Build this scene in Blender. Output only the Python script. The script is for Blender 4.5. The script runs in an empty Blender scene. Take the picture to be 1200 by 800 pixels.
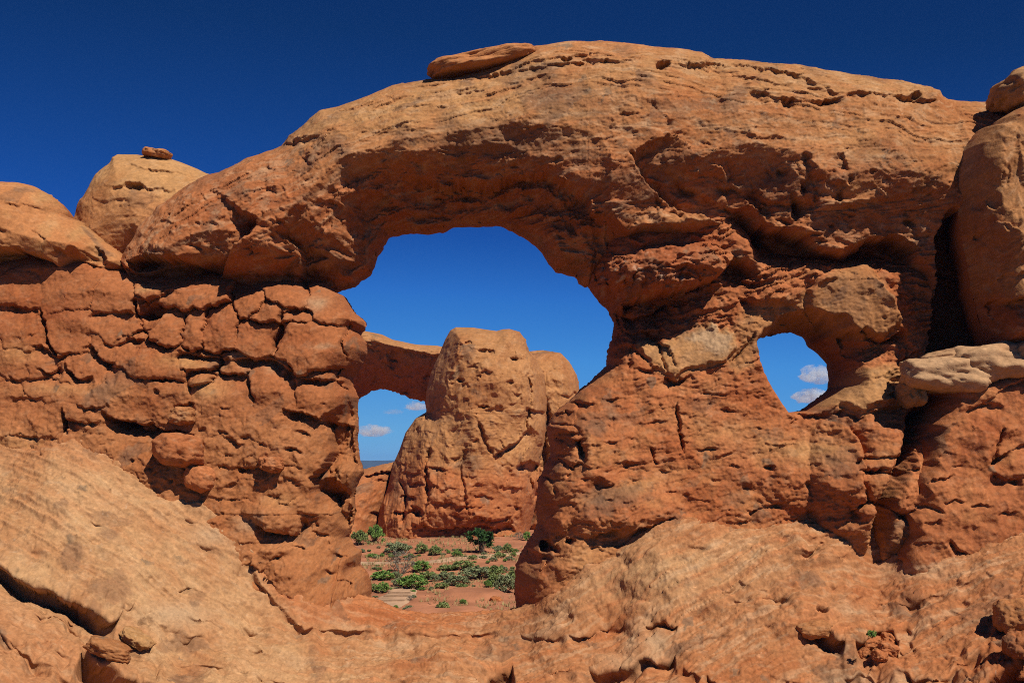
import bpy, bmesh, math, random
import numpy as np
from mathutils import Vector

sc = bpy.context.scene
COL = sc.collection
R = math.radians
# ------------------------------------------------------------------ camera
CAM_F, CU, CV = 1400.0, 600.0, 545.0      # focal length and level line of the photograph, in its own pixels
cd = bpy.data.cameras.new('camera')
cd.sensor_width = 36.0
cd.lens = 36.0 * CAM_F / 1200.0
cd.shift_y = 145.0 / 1200.0
cd.clip_start, cd.clip_end = 0.5, 60000.0
cam = bpy.data.objects.new('camera', cd)
cam.rotation_euler = (R(90), 0, 0)
COL.objects.link(cam)
sc.camera = cam
# ------------------------------------------------------------------ sky
SUN_EL, SUN_AZ = 50.0, 35.0               # azimuth to the right of straight behind the viewer
world = bpy.data.worlds.new('World')
sc.world = world
world.use_nodes = True
nt = world.node_tree
bg = nt.nodes['Background']
sky = nt.nodes.new('ShaderNodeTexSky')
sky.sky_type = 'NISHITA'
sky.sun_disc = False
sky.sun_elevation = R(SUN_EL)
sky.sun_rotation = R(180 - SUN_AZ)
sky.altitude, sky.air_density, sky.dust_density, sky.ozone_density = 1600, 0.3, 0.0, 8.0
pre = nt.nodes.new('ShaderNodeVectorMath'); pre.operation = 'SCALE'; pre.inputs['Scale'].default_value = 0.1
cur = nt.nodes.new('ShaderNodeRGBCurve')  # polarised, deep desert sky
pts = {0: [(.0137, .0037), (.025, .0097), (.032, .023), (.050, .056), (.10, .125), (.16, .19), (.5, .4)],
       1: [(.030, .030), (.0545, .078), (.0745, .165), (.107, .262), (.205, .385), (.296, .43), (.5, .55)],
       2: [(.080, .138), (.14, .36), (.18, .54), (.25, .66), (.41, .70), (.5, .70)]}
for ch, pl in pts.items():
    c = cur.mapping.curves[ch]
    c.points[0].location = (0, 0)
    c.points[1].location = (1, pl[-1][1])
    for a, b in pl[:-1]:
        c.points.new(a * 2, b)
    for p_ in c.points:
        p_.handle_type = 'VECTOR'
cur.mapping.update()
post = nt.nodes.new('ShaderNodeVectorMath'); post.operation = 'SCALE'; post.inputs['Scale'].default_value = 10.0
nt.links.new(sky.outputs[0], pre.inputs[0])
nt.links.new(pre.outputs[0], cur.inputs['Color'])
nt.links.new(cur.outputs[0], post.inputs[0])
nt.links.new(post.outputs[0], bg.inputs[0])
bg.inputs[1].default_value = 0.1
# ------------------------------------------------------------------ sun
sd = bpy.data.lights.new('sun', 'SUN')
sd.energy = 5.0
sd.angle = R(0.5)
sd.color = (1.0, .93, .82)
sun = bpy.data.objects.new('sun', sd)
ts = Vector((math.cos(R(SUN_EL)) * math.sin(R(SUN_AZ)), -math.cos(R(SUN_EL)) * math.cos(R(SUN_AZ)), math.sin(R(SUN_EL))))
sun.rotation_euler = ts.to_track_quat('Z', 'Y').to_euler()
COL.objects.link(sun)
vs = sc.view_settings
vs.view_transform, vs.look, vs.exposure, vs.gamma = 'Standard', 'None', 0.04, 1.0
vs.use_curve_mapping = False
cy = sc.cycles
cy.max_bounces, cy.diffuse_bounces, cy.glossy_bounces, cy.transmission_bounces, cy.volume_bounces = 5, 1, 1, 1, 8
cy.use_adaptive_sampling = True
cy.use_denoising = False
cy.filter_width = 1.0

# ================================================================== numeric tools
F32 = np.float32
rs = np.random.RandomState(7)
PERM = rs.permutation(65536).astype(np.int32)
GR = rs.rand(65536).astype(F32)
GA = (rs.rand(65536) * 2 * np.pi)
GX, GY = np.cos(GA).astype(F32), np.sin(GA).astype(F32)

def hsh(ix, iy, s):
    return PERM[(PERM[(ix + s * 1013) & 65535] + iy * 37 + s * 7919) & 65535]

def perlin(x, y, s=0):
    xf, yf = np.floor(x), np.floor(y)
    ix, iy = xf.astype(np.int32), yf.astype(np.int32)
    fx, fy = (x - xf).astype(F32), (y - yf).astype(F32)
    u, v = fx * fx * fx * (fx * (fx * 6 - 15) + 10), fy * fy * fy * (fy * (fy * 6 - 15) + 10)
    def g(a, b, dx, dy):
        h = hsh(ix + a, iy + b, s)
        return GX[h] * dx + GY[h] * dy
    n0 = g(0, 0, fx, fy); n1 = g(1, 0, fx - 1, fy)
    m0 = g(0, 1, fx, fy - 1); m1 = g(1, 1, fx - 1, fy - 1)
    a = n0 + u * (n1 - n0); b = m0 + u * (m1 - m0)
    return (a + v * (b - a)) * 1.5

def fbm(x, y, L, s=0, octv=4, gain=.5, ridged=False):
    out = np.zeros(np.shape(x), F32); a, f, t = 1.0, 1.0 / L, 0.0
    for o in range(octv):
        n = perlin(x * f + 17.3 * o, y * f - 9.1 * o, s + o)
        if ridged:
            n = 1 - 2 * np.abs(n)
        out += a * n; t += a; a *= gain; f *= 2.03
    return out / t

def scallop(x, y, L, s=0, tilt=1.25, hv=.45, kq=.6):
    """lower envelope of tilted paraboloids: conchoidal spall scars meeting in sharp ridges"""
    px, py = x / L, y / L
    xf, yf = np.floor(px), np.floor(py)
    ix, iy = xf.astype(np.int32), yf.astype(np.int32)
    best = np.full(np.shape(x), 9.0, F32); cid = np.zeros(np.shape(x), np.int32)
    for a in (-1, 0, 1):
        for b in (-1, 0, 1):
            h = hsh(ix + a, iy + b, s)
            cx = xf + a + GR[h]; cyy = yf + b + GR[PERM[h]]
            dx, dy = (px - cx).astype(F32), (py - cyy).astype(F32)
            q = PERM[PERM[h]]
            v = kq * (dx * dx + dy * dy) + tilt * .5 * (GX[q] * dx + GY[q] * dy) + hv * GR[q]
            m = v < best
            best = np.where(m, v, best); cid = np.where(m, q, cid)
    return (best - .2) * 1.2, cid

def smooth(e0, e1, x):
    t = np.clip((x - e0) / (e1 - e0), 0, 1)
    return t * t * (3 - 2 * t)

def seg_dist(U, V, pts, closed=False, signed=False):
    """distance to a polyline; also the side (positive on the right hand when walking the points, v downwards)
    and the position along it 0..1"""
    pts = [tuple(map(float, p)) for p in pts]
    if closed:
        pts = pts + [pts[0]]
    best = np.full(np.shape(U), 1e18, np.float64); side = np.zeros(np.shape(U), F32); along = np.zeros(np.shape(U), F32)
    tot = sum(math.hypot(b[0] - a[0], b[1] - a[1]) for a, b in zip(pts, pts[1:])); acc = 0.0
    for (ax, ay), (bx, by) in zip(pts, pts[1:]):
        ex, ey = bx - ax, by - ay; l2 = ex * ex + ey * ey + 1e-9; l = math.sqrt(l2)
        dx, dy = U - ax, V - ay
        t = np.clip((dx * ex + dy * ey) / l2, 0, 1)
        d2 = (dx - t * ex) ** 2 + (dy - t * ey) ** 2
        m = d2 < best - 1e-9
        best = np.where(m, d2, best)
        if signed:
            side = np.where(m, np.sign(ex * dy - ey * dx), side)
            along = np.where(m, (acc + t * l) / tot, along)
        acc += l
    d = np.sqrt(best).astype(F32)
    return (d, side.astype(F32), along.astype(F32)) if signed else d

def sdf_poly(U, V, poly):
    d = seg_dist(U, V, poly, closed=True)
    ins = np.zeros(np.shape(U), bool)
    n = len(poly)
    for i in range(n):
        x1, y1 = poly[i]; x2, y2 = poly[(i + 1) % n]
        if y1 == y2:
            continue
        c = ((y1 > V) != (y2 > V)) & (U < (x2 - x1) * (V - y1) / (y2 - y1) + x1)
        ins ^= c
    return np.where(ins, d, -d)

class Field:
    """a displaced rock surface: features are given in photograph pixels as they appear on the base surface"""
    def __init__(s, U, V, seed, wamp=2.2, wl=18, fine=.8):
        s.seed = seed
        s.U0, s.V0 = U, V
        s.t = np.zeros(U.shape, F32)
        s.U = U + wamp * fbm(U, V, wl, seed + 90, 3) * 2 + fine * wamp * fbm(U, V, wl * .25, seed + 93, 2)
        s.V = V + wamp * fbm(U, V, wl, seed + 95, 3) * 2 + fine * wamp * fbm(U, V, wl * .25, seed + 98, 2)
        s.d = np.zeros(U.shape, F32)
        s.col = np.zeros(U.shape + (3,), F32); s.face, s.over = 1.5, 0.
    def box(s, pts, pad):
        us = [p[0] for p in pts]; vs_ = [p[1] for p in pts]
        m = (s.U0 > min(us) - pad) & (s.U0 < max(us) + pad) & (s.V0 > min(vs_) - pad) & (s.V0 < max(vs_) + pad)
        return np.nonzero(m)
    def scarp(s, pts, h, L, fade=.15, lip=0., lipL=12, face=None, over=None):
        """surface drops back by h to the right of the line and recovers over L pixels"""
        i = s.box(pts, max(4 * L, 3 * lipL) + 4)
        if not len(i[0]):
            return
        d, sd_, t = seg_dist(s.U[i], s.V[i], pts, signed=True)
        f = np.clip(np.minimum(t, 1 - t) / max(fade, 1e-3), 0, 1) ** .7
        end = np.where((t <= 0) | (t >= 1), 0, 1)
        x = d * sd_
        face = face or s.face
        f = f * (np.clip(.62 + 1.1 * fbm(s.U0[i], s.V0[i], 24, s.seed + 160, 2), .12, 1.25) if abs(h) < 1.1 else 1 + .35 * fbm(s.U0[i], s.V0[i], 40, s.seed + 160, 2))
        if over is None: over = s.over * max(h, 0)
        if over: s.t[i] += (over * np.exp(-np.maximum(-x, 0) / 9) * smooth(face * .3, -face * .3, x) * f * end).astype(F32)
        rec = -h * np.exp(-np.maximum(x, 0) / L) * smooth(-face * .5, face, x)
        up = lip * np.exp(-np.maximum(-x, 0) / lipL) * (x < 0)
        s.d[i] += ((rec + up) * f * end).astype(F32)
    def chips(s, n, box, length, h, seed, slant=0., spread=25, L=5):
        """many short broken edges"""
        rr = random.Random(seed)
        for _ in range(n):
            u, v = rr.uniform(box[0], box[2]), rr.uniform(box[1], box[3])
            l = rr.uniform(*length); a = R(slant + rr.gauss(0, spread)); b = a + R(rr.uniform(-40, 40))
            s.scarp([(u - l * math.cos(a), v - l * math.sin(a)), (u, v), (u + l * math.cos(b) * .8, v + l * math.sin(b) * .8)], rr.uniform(*h) * rr.choice((1, 1, 1, -.7)), L * rr.uniform(.6, 1.6), .35)
    def crack(s, pts, w, depth, fade=.12):
        i = s.box(pts, 4 * w + 4)
        if not len(i[0]):
            return
        d, _, t = seg_dist(s.U[i], s.V[i], pts, signed=True)
        f = np.clip(np.minimum(t, 1 - t) / max(fade, 1e-3), .15, 1)
        s.d[i] -= (depth * np.exp(-(d / (w * (.5 + .5 * f))) ** 2) * f).astype(F32)
    def blob(s, u, v, ru, rv, h, rot=0, p=1.0):
        """bump (h > 0) or hollow (h < 0)"""
        m = max(ru, rv)
        i = s.box([(u, v)], m * 1.05 + 6)
        if not len(i[0]):
            return
        c, n = math.cos(R(rot)), math.sin(R(rot))
        dx, dy = s.U[i] - u, s.V[i] - v
        a, b = (dx * c + dy * n) / ru, (-dx * n + dy * c) / rv
        s.d[i] += (h * np.clip(1 - a * a - b * b, 0, 1) ** p).astype(F32)
    def poly(s, pts, h, edge=4, noise=0.):
        """raise a plate by h inside an outline"""
        i = s.box(pts, edge + 6)
        sd_ = sdf_poly(s.U[i], s.V[i], pts)
        s.d[i] += (h * smooth(-edge * .2, edge, sd_)).astype(F32)
    def blocks(s, seeds, h, w, edge, pad=60, rnd=.5, region=None):
        """jointed blocks: one seed per block (u, v, half width, half height, extra height)"""
        i = s.box([(a[0], a[1]) for a in seeds], pad)
        U, V = s.U[i] + 9 * fbm(s.U0[i], s.V0[i], 36, s.seed + 150, 3), s.V[i] + 7 * fbm(s.U0[i], s.V0[i], 36, s.seed + 154, 3)
        f1 = np.full(U.shape, 1e9, F32); f2 = f1.copy(); hh = np.zeros(U.shape, F32); tx = hh.copy()
        rr = random.Random(s.seed)
        for q in seeds:
            u, v, a, b = q[:4]; e = q[4] if len(q) > 4 else rr.uniform(-.2, .25)
            dx, dy = (U - u) / a, (V - v) / b
            dd = (np.abs(dx) ** 2.6 + np.abs(dy) ** 2.6) ** (1 / 2.6)
            til = e + rr.uniform(-.22, .22) * dx + rr.uniform(.12, .4) * dy
            m = dd < f1
            f2 = np.where(m, f1, np.minimum(f2, dd)); hh = np.where(m, til, hh); f1 = np.where(m, dd, f1)
        g = f2 - f1
        g = g + .12 * smooth(.0, .5, fbm(U, V, 38, s.seed + 140, 3))
        prof = 1 - np.exp(-g / w)
        h = h * (.12 + .88 * smooth(-.12, .30, fbm(U, V, 34, s.seed + 144, 3)))
        prof2 = 1 - np.exp(-g / (w * .35))
        wt = region(U, V) if region else 1.0
        s.d[i] += (wt * (h * (prof - 1) + rnd * hh * prof2 + edge * np.clip(1 - f1, -1, 1) * .5)).astype(F32)

# ------------------------------------------------------------------ colours (plain albedo)
TAN = np.array((.42, .216, .085), F32)
ORANGE = np.array((.385, .158, .058), F32)
RUST = np.array((.325, .110, .039), F32)
BRICK = np.array((.270, .083, .030), F32)
VARN = np.array((.17, .087, .048), F32)
GREYV = np.array((.15, .108, .070), F32)
PALE = np.array((.48, .31, .175), F32)
WHITE = np.array((.56, .43, .30), F32)

def mixc(col, c, w):
    w = np.clip(w, 0, 1)[..., None].astype(F32)
    return col * (1 - w) + c * w

def paint(col, U, V, seed, varn=.5, pale=.3, mott=1.0, streak=.2):
    """mottling shared by all the rock: warm and cool patches, spalled plates with dark varnish, pale chips"""
    a = fbm(U, V, 70, seed + 1, 4); b = fbm(U, V, 22, seed + 6, 4); c = fbm(U, V, 7, seed + 11, 3)
    col = mixc(col, col * np.array((1.10, 1.15, 1.20), F32), smooth(.0, .5, a) * .7 * mott)
    col = mixc(col, col * np.array((.86, .70, .60), F32), smooth(.0, .5, -a) * .7 * mott)
    _, cid = scallop(U + 5 * b, V + 5 * c, 26, seed + 20)
    r = GR[cid]
    pl = (r > 1 - .45 * varn).astype(F32) * smooth(-.25, .15, fbm(U, V, 55, seed + 25, 3) + .1)
    col = mixc(col, VARN, pl * (.35 + .4 * smooth(-.2, .4, b)))
    _, cid2 = scallop(U + 3 * b, V + 3 * c, 10, seed + 30)
    col = mixc(col, GREYV, (GR[cid2] > 1 - .16 * varn) * smooth(.0, .35, fbm(U, V, 40, seed + 33, 3)) * .6)
    col = mixc(col, PALE, smooth(.10, .45, fbm(U * .8, V * 1.5, 11, seed + 40, 4) + .5 * b) * pale * .7)
    col = mixc(col, WHITE, smooth(.42, .55, fbm(U, V, 5, seed + 50, 3)) * smooth(.05, .35, fbm(U, V, 45, seed + 53, 2)) * pale * .9)
    col = col * np.clip(1 + .21 * c + .18 * fbm(U, V, 3.2, seed + 60, 2) + .12 * fbm(U * .6, V * 1.4, 5, seed + 64, 2), .45, 1.6)[..., None]
    return np.clip(col, .01, .75)

# ------------------------------------------------------------------ materials
def rock_material(name, bump=.6, rough=.93, scale=1.0):
    m = bpy.data.materials.new(name); m.use_nodes = True
    n = m.node_tree; p = n.nodes['Principled BSDF']
    p.inputs['Roughness'].default_value = rough
    p.inputs['Specular IOR Level'].default_value = .18
    at = n.nodes.new('ShaderNodeAttribute'); at.attribute_name = 'rock_colour'
    tc = n.nodes.new('ShaderNodeTexCoord')
    def noise(sc_, det, rgh=.6):
        t = n.nodes.new('ShaderNodeTexNoise'); t.inputs['Scale'].default_value = sc_ * scale
        t.inputs['Detail'].default_value = det; t.inputs['Roughness'].default_value = rgh
        n.links.new(tc.outputs['Object'], t.inputs['Vector']); return t
    n1 = noise(6, 7, .78)
    mr = n.nodes.new('ShaderNodeMapRange'); mr.inputs['From Min'].default_value = .25; mr.inputs['From Max'].default_value = .75
    mr.inputs['To Min'].default_value = .70; mr.inputs['To Max'].default_value = 1.30
    n.links.new(n1.outputs['Fac'], mr.inputs['Value'])
    mx = n.nodes.new('ShaderNodeVectorMath'); mx.operation = 'SCALE'
    n.links.new(at.outputs['Color'], mx.inputs[0]); n.links.new(mr.outputs[0], mx.inputs['Scale'])
    n.links.new(mx.outputs[0], p.inputs['Base Color'])
    n2 = noise(2.6, 9, .68)
    bp = n.nodes.new('ShaderNodeBump'); bp.inputs['Strength'].default_value = bump; bp.inputs['Distance'].default_value = .10 / scale
    n.links.new(n2.outputs['Fac'], bp.inputs['Height'])
    n.links.new(bp.outputs[0], p.inputs['Normal'])
    return m

def plain_material(name, rgb, rough=.9, var=.3, scale=8):
    m = bpy.data.materials.new(name); m.use_nodes = True
    n = m.node_tree; p = n.nodes['Principled BSDF']
    p.inputs['Roughness'].default_value = rough; p.inputs['Specular IOR Level'].default_value = .15
    t = n.nodes.new('ShaderNodeTexNoise'); t.inputs['Scale'].default_value = scale; t.inputs['Detail'].default_value = 5
    tc = n.nodes.new('ShaderNodeTexCoord'); n.links.new(tc.outputs['Object'], t.inputs['Vector'])
    cr = n.nodes.new('ShaderNodeValToRGB')
    cr.color_ramp.elements[0].position, cr.color_ramp.elements[1].position = .3, .7
    cr.color_ramp.elements[0].color = tuple(c * (1 - var) for c in rgb) + (1,)
    cr.color_ramp.elements[1].color = tuple(min(1, c * (1 + var)) for c in rgb) + (1,)
    n.links.new(t.outputs['Fac'], cr.inputs[0]); n.links.new(cr.outputs[0], p.inputs['Base Color'])
    return m

M_ROCK = rock_material('sandstone')
M_FAR = rock_material('sandstone_distant', bump=.5, scale=.5)

# ------------------------------------------------------------------ mesh output
def link_mesh(name, verts, quads, mat, colours=None, parent=None, smooth_shade=True):
    me = bpy.data.meshes.new(name)
    nv, nf = len(verts), len(quads)
    me.vertices.add(nv); me.vertices.foreach_set('co', np.ascontiguousarray(verts, F32).ravel())
    k = quads.shape[1]
    me.loops.add(nf * k); me.loops.foreach_set('vertex_index', np.ascontiguousarray(quads, np.int32).ravel())
    me.polygons.add(nf); me.polygons.foreach_set('loop_start', np.arange(0, nf * k, k, dtype=np.int32))
    me.polygons.foreach_set('loop_total', np.full(nf, k, np.int32))
    me.polygons.foreach_set('use_smooth', np.full(nf, smooth_shade, bool))
    if colours is not None:
        a = me.attributes.new('rock_colour', 'FLOAT_COLOR', 'POINT')
        c4 = np.ones((nv, 4), F32); c4[:, :3] = colours
        a.data.foreach_set('color', c4.ravel())
    me.update(calc_edges=True)
    me.materials.append(mat)
    o = bpy.data.objects.new(name, me); COL.objects.link(o)
    if parent: o.parent = parent
    return o

def tag(o, label=None, cat=None, group=None, kind=None):
    if label: o['label'] = label
    if cat: o['category'] = cat
    if group: o['group'] = group
    if kind: o['kind'] = kind
    return o

def empty(name, loc=(0, 0, 0)):
    o = bpy.data.objects.new(name, None); o.location = loc; COL.objects.link(o); return o

def at(u, v, Y):
    return ((u - CU) * Y / CAM_F, Y, (CV - v) * Y / CAM_F)

def grid_quads(nr, nc):
    i = np.arange(nr * nc, dtype=np.int32).reshape(nr, nc)
    return np.stack([i[:-1, :-1], i[:-1, 1:], i[1:, 1:], i[1:, :-1]], -1).reshape(-1, 4)

SURF = []
def surf_add(P):
    P = P[::2] if len(P) > 40000 else P
    SURF.append((CU + P[:, 0] / P[:, 1] * CAM_F, CV - P[:, 2] / P[:, 1] * CAM_F, P[:, 1]))
def surf_hit(u, v, r=3.0):
    best = 1e9
    for a, b, y in SURF:
        m = (np.abs(a - u) < r) & (np.abs(b - v) < r)
        if m.any(): best = min(best, float(np.median(y[m])) if y[m].max() - y[m].min() < 1.5 else float(np.percentile(y[m], 20)))
    return best

def relief(name, Y0, outline, base, sculpt, thick=6.0, holes=(), step=1.0, rough=1.3, seed=1, mat=None, parent=None, back_w=60, arc=True):
    """A solid rock body. Its outline stands on the upright plane y = Y0 (real metres); the front bulges towards -y,
    the back towards +y. base(S) gives the smooth front depth, sculpt(S) adds the relief and the colour."""
    us = [p[0] for p in outline]; vs_ = [p[1] for p in outline]
    def make(st):
        u = np.arange(min(us) - 3 * st, max(us) + 3 * st, st, dtype=np.float64); v = np.arange(min(vs_) - 3 * st, max(vs_) + 3 * st, st, dtype=np.float64)
        U, V = np.meshgrid(u, v)
        return U, V
    def sd_all(U, V):
        nU = U + rough * fbm(U, V, 9, seed + 70, 3) * 1.6 + rough * .7 * perlin(U / 3.1, V / 3.1, seed + 75)
        nV = V + rough * fbm(U, V, 9, seed + 80, 3) * 1.6 + rough * .7 * perlin(U / 3.1, V / 3.1, seed + 85)
        s_ = sdf_poly(nU, nV, outline)
        for h in holes:
            s_ = np.minimum(s_, -sdf_poly(nU, nV, h))
        return s_
    def mesh(U, V, S, st):
        ins = S > 0
        keepv = ins.copy()
        q = grid_quads(*U.shape)
        keep = ins.ravel()[q].any(1)
        q = q[keep]
        # outside vertices of kept cells slide onto the outline
        gy, gx = np.gradient(S, st)
        gl = np.maximum(np.hypot(gx, gy), .3)
        out = ~ins
        k = np.clip(-S, 0, 1.6 * st) / gl ** 1
        U2 = np.where(out, U + gx / gl * k, U); V2 = np.where(out, V + gy / gl * k, V)
        return U2, V2, q
    U, V = make(step); S = sd_all(U, V)
    U, V, q = mesh(U, V, S, step)
    Sc = np.maximum(S, 0)
    class C: pass
    c = C(); c.U, c.V, c.S = U, V, Sc.astype(F32)
    d0 = base(c).astype(F32)
    ratio = Y0 / (Y0 - d0)
    f = Field(CU + (U - CU) * ratio, CV + (V - CV) * ratio, seed)
    f.S = c.S; f.d0 = d0
    if arc:                                 # noise runs over the curved surface, so steep flanks are not streaked
        pm = CAM_F / Y0 * .8
        gv, gu = np.gradient(d0 * pm, step)
        f.Ub = U.min() + np.cumsum(np.sqrt(1 + np.minimum(np.abs(gu), 2.5) ** 2), 1) * step
        f.Vb = V.min() + np.cumsum(np.sqrt(1 + np.minimum(np.abs(gv), 2.5) ** 2), 0) * step
    else:
        f.Ub, f.Vb = U, V
    f.pu, f.pv = f.Ub, f.Vb
    f.mask = 1.0
    sculpt(f)
    em = smooth(0, 5, Sc)                   # the relief dies out on the outline itself
    d = d0 + f.d * (.15 + .85 * em)
    d = np.where(S <= 0, 0, d)
    k = Y0 / CAM_F
    P = np.stack([(U - CU) * k, Y0 - d, (CV - V) * k], -1).reshape(-1, 3)
    colr = f.col.reshape(-1, 3)
    if Y0 < 90: surf_add(P[(S > 2).ravel()])
    # back, coarser
    bs = step * 4
    Ub, Vb = make(bs); Sb = sd_all(Ub, Vb) - 1.0
    Ub, Vb, qb = mesh(Ub, Vb, Sb, bs)
    Sbc = np.maximum(Sb, 0)
    db = thick * np.sqrt(np.clip(1 - (1 - np.clip(Sbc / back_w, 0, 1)) ** 2, 0, 1)) + smooth(0, 20, Sbc) * (fbm(Ub, Vb, 60, seed + 200, 4) * 1.6) - .12
    Pb = np.stack([(Ub - CU) * k, Y0 + db, (CV - Vb) * k], -1).reshape(-1, 3)
    cb = np.broadcast_to(RUST, Pb.shape)
    qb = qb[:, ::-1] + len(P)
    # front faces wind towards -y
    allv = np.concatenate([P, Pb]); allq = np.concatenate([q, qb]); allc = np.concatenate([colr, cb])
    used = np.zeros(len(allv), bool); used[allq.ravel()] = True
    remap = np.cumsum(used) - 1
    allq = remap[allq][:, ::-1]
    return link_mesh(name, allv[used], allq, mat or M_ROCK, allc[used], parent)

# ================================================================== ground of slickrock in front of the arch
TP = [  # (u, v, distance): points of the bare rock slope as it climbs to the foot of the walls
    (-120, 470, 68), (0, 512, 66.5), (100, 512, 66.2), (150, 540, 66), (250, 592, 66), (320, 642, 66.3), (380, 680, 67), (436, 702, 68), (520, 720, 68.2), (600, 714, 66.8),
    (640, 704, 64.2), (690, 682, 63.5), (750, 644, 63.3), (800, 620, 63.5), (880, 636, 63.6), (950, 628, 63.6), (1005, 645, 63.4), (1020, 675, 63.0), (1060, 668, 62.3), (1110, 655, 61.9), (1200, 640, 61.3), (1320, 620, 61),
    (0, 600, 62.4), (100, 600, 62.8), (200, 640, 63.4), (300, 700, 64), (400, 730, 65), (520, 745, 64.4), (620, 740, 63.5), (720, 715, 62.6), (830, 690, 61.6), (930, 690, 60.8), (1020, 712, 60.8), (1120, 715, 59.0), (1200, 700, 58.0),
    (-120, 640, 60), (0, 690, 58.6), (100, 700, 59.2), (200, 735, 60.2), (300, 762, 61), (420, 770, 61.6), (540, 778, 61), (660, 775, 60.4), (780, 760, 59.6), (900, 760, 58.6), (1020, 770, 57.4), (1120, 775, 55.6), (1200, 770, 54.4), (1320, 700, 55),
    (-120, 800, 52), (0, 810, 53), (100, 812, 54), (200, 815, 55.5), (320, 815, 57), (450, 815, 58), (600, 815, 57.8), (750, 815, 56.8), (900, 815, 55.8), (1050, 815, 54.4), (1200, 815, 52.6), (1320, 800, 51.5)]
tp = np.array([at(*p) for p in TP])
near = [(x, 42, -12.5) for x in range(-40, 45, 16)] + [(x, 20, -11.0) for x in range(-40, 45, 16)] + [(x, 6, -2.4) for x in (-30, -10, 10, 30)] + [(x, -12, -1.7) for x in (-30, 0, 30)]  # unseen ground nearer the viewer, sunk low to weaken bounce under the arch
behind = [(-30, 72, 3.2), (-20, 72, 1.0), (-13, 72, -4), (-7.5, 71.5, -8.6), (-3, 72, -9.0), (1, 72, -8.8), (6, 72, -6.5), (12, 72, -2.5), (20, 72, -2), (30, 72, -2.5)]
tp = np.concatenate([tp, np.array(near, float), np.array(behind, float)])
def rbf_fit(p, z, c=1.0, lam=.02):
    D = np.sqrt(((p[:, None] - p[None]) ** 2).sum(-1) + c * c)
    n = len(p); A = np.zeros((n + 3, n + 3)); A[:n, :n] = D - lam * np.eye(n)
    Pm = np.c_[np.ones(n), p]; A[:n, n:] = Pm; A[n:, :n] = Pm.T
    return np.linalg.solve(A, np.r_[z, np.zeros(3)])
W_T = rbf_fit(tp[:, :2], tp[:, 2])
def rock_z(x, y):
    z = np.full(np.shape(x), W_T[-3]) + W_T[-2] * x + W_T[-1] * y
    for w, (px, py) in zip(W_T[:-3], tp[:, :2]):
        z = z + w * np.sqrt((x - px) ** 2 + (y - py) ** 2 + 1.0)
    # past the sill the rock falls away to the desert floor
    k = smooth(69.3, 82, y)
    z = z * (1 - k) - 13.5 * k
    return z

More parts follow.
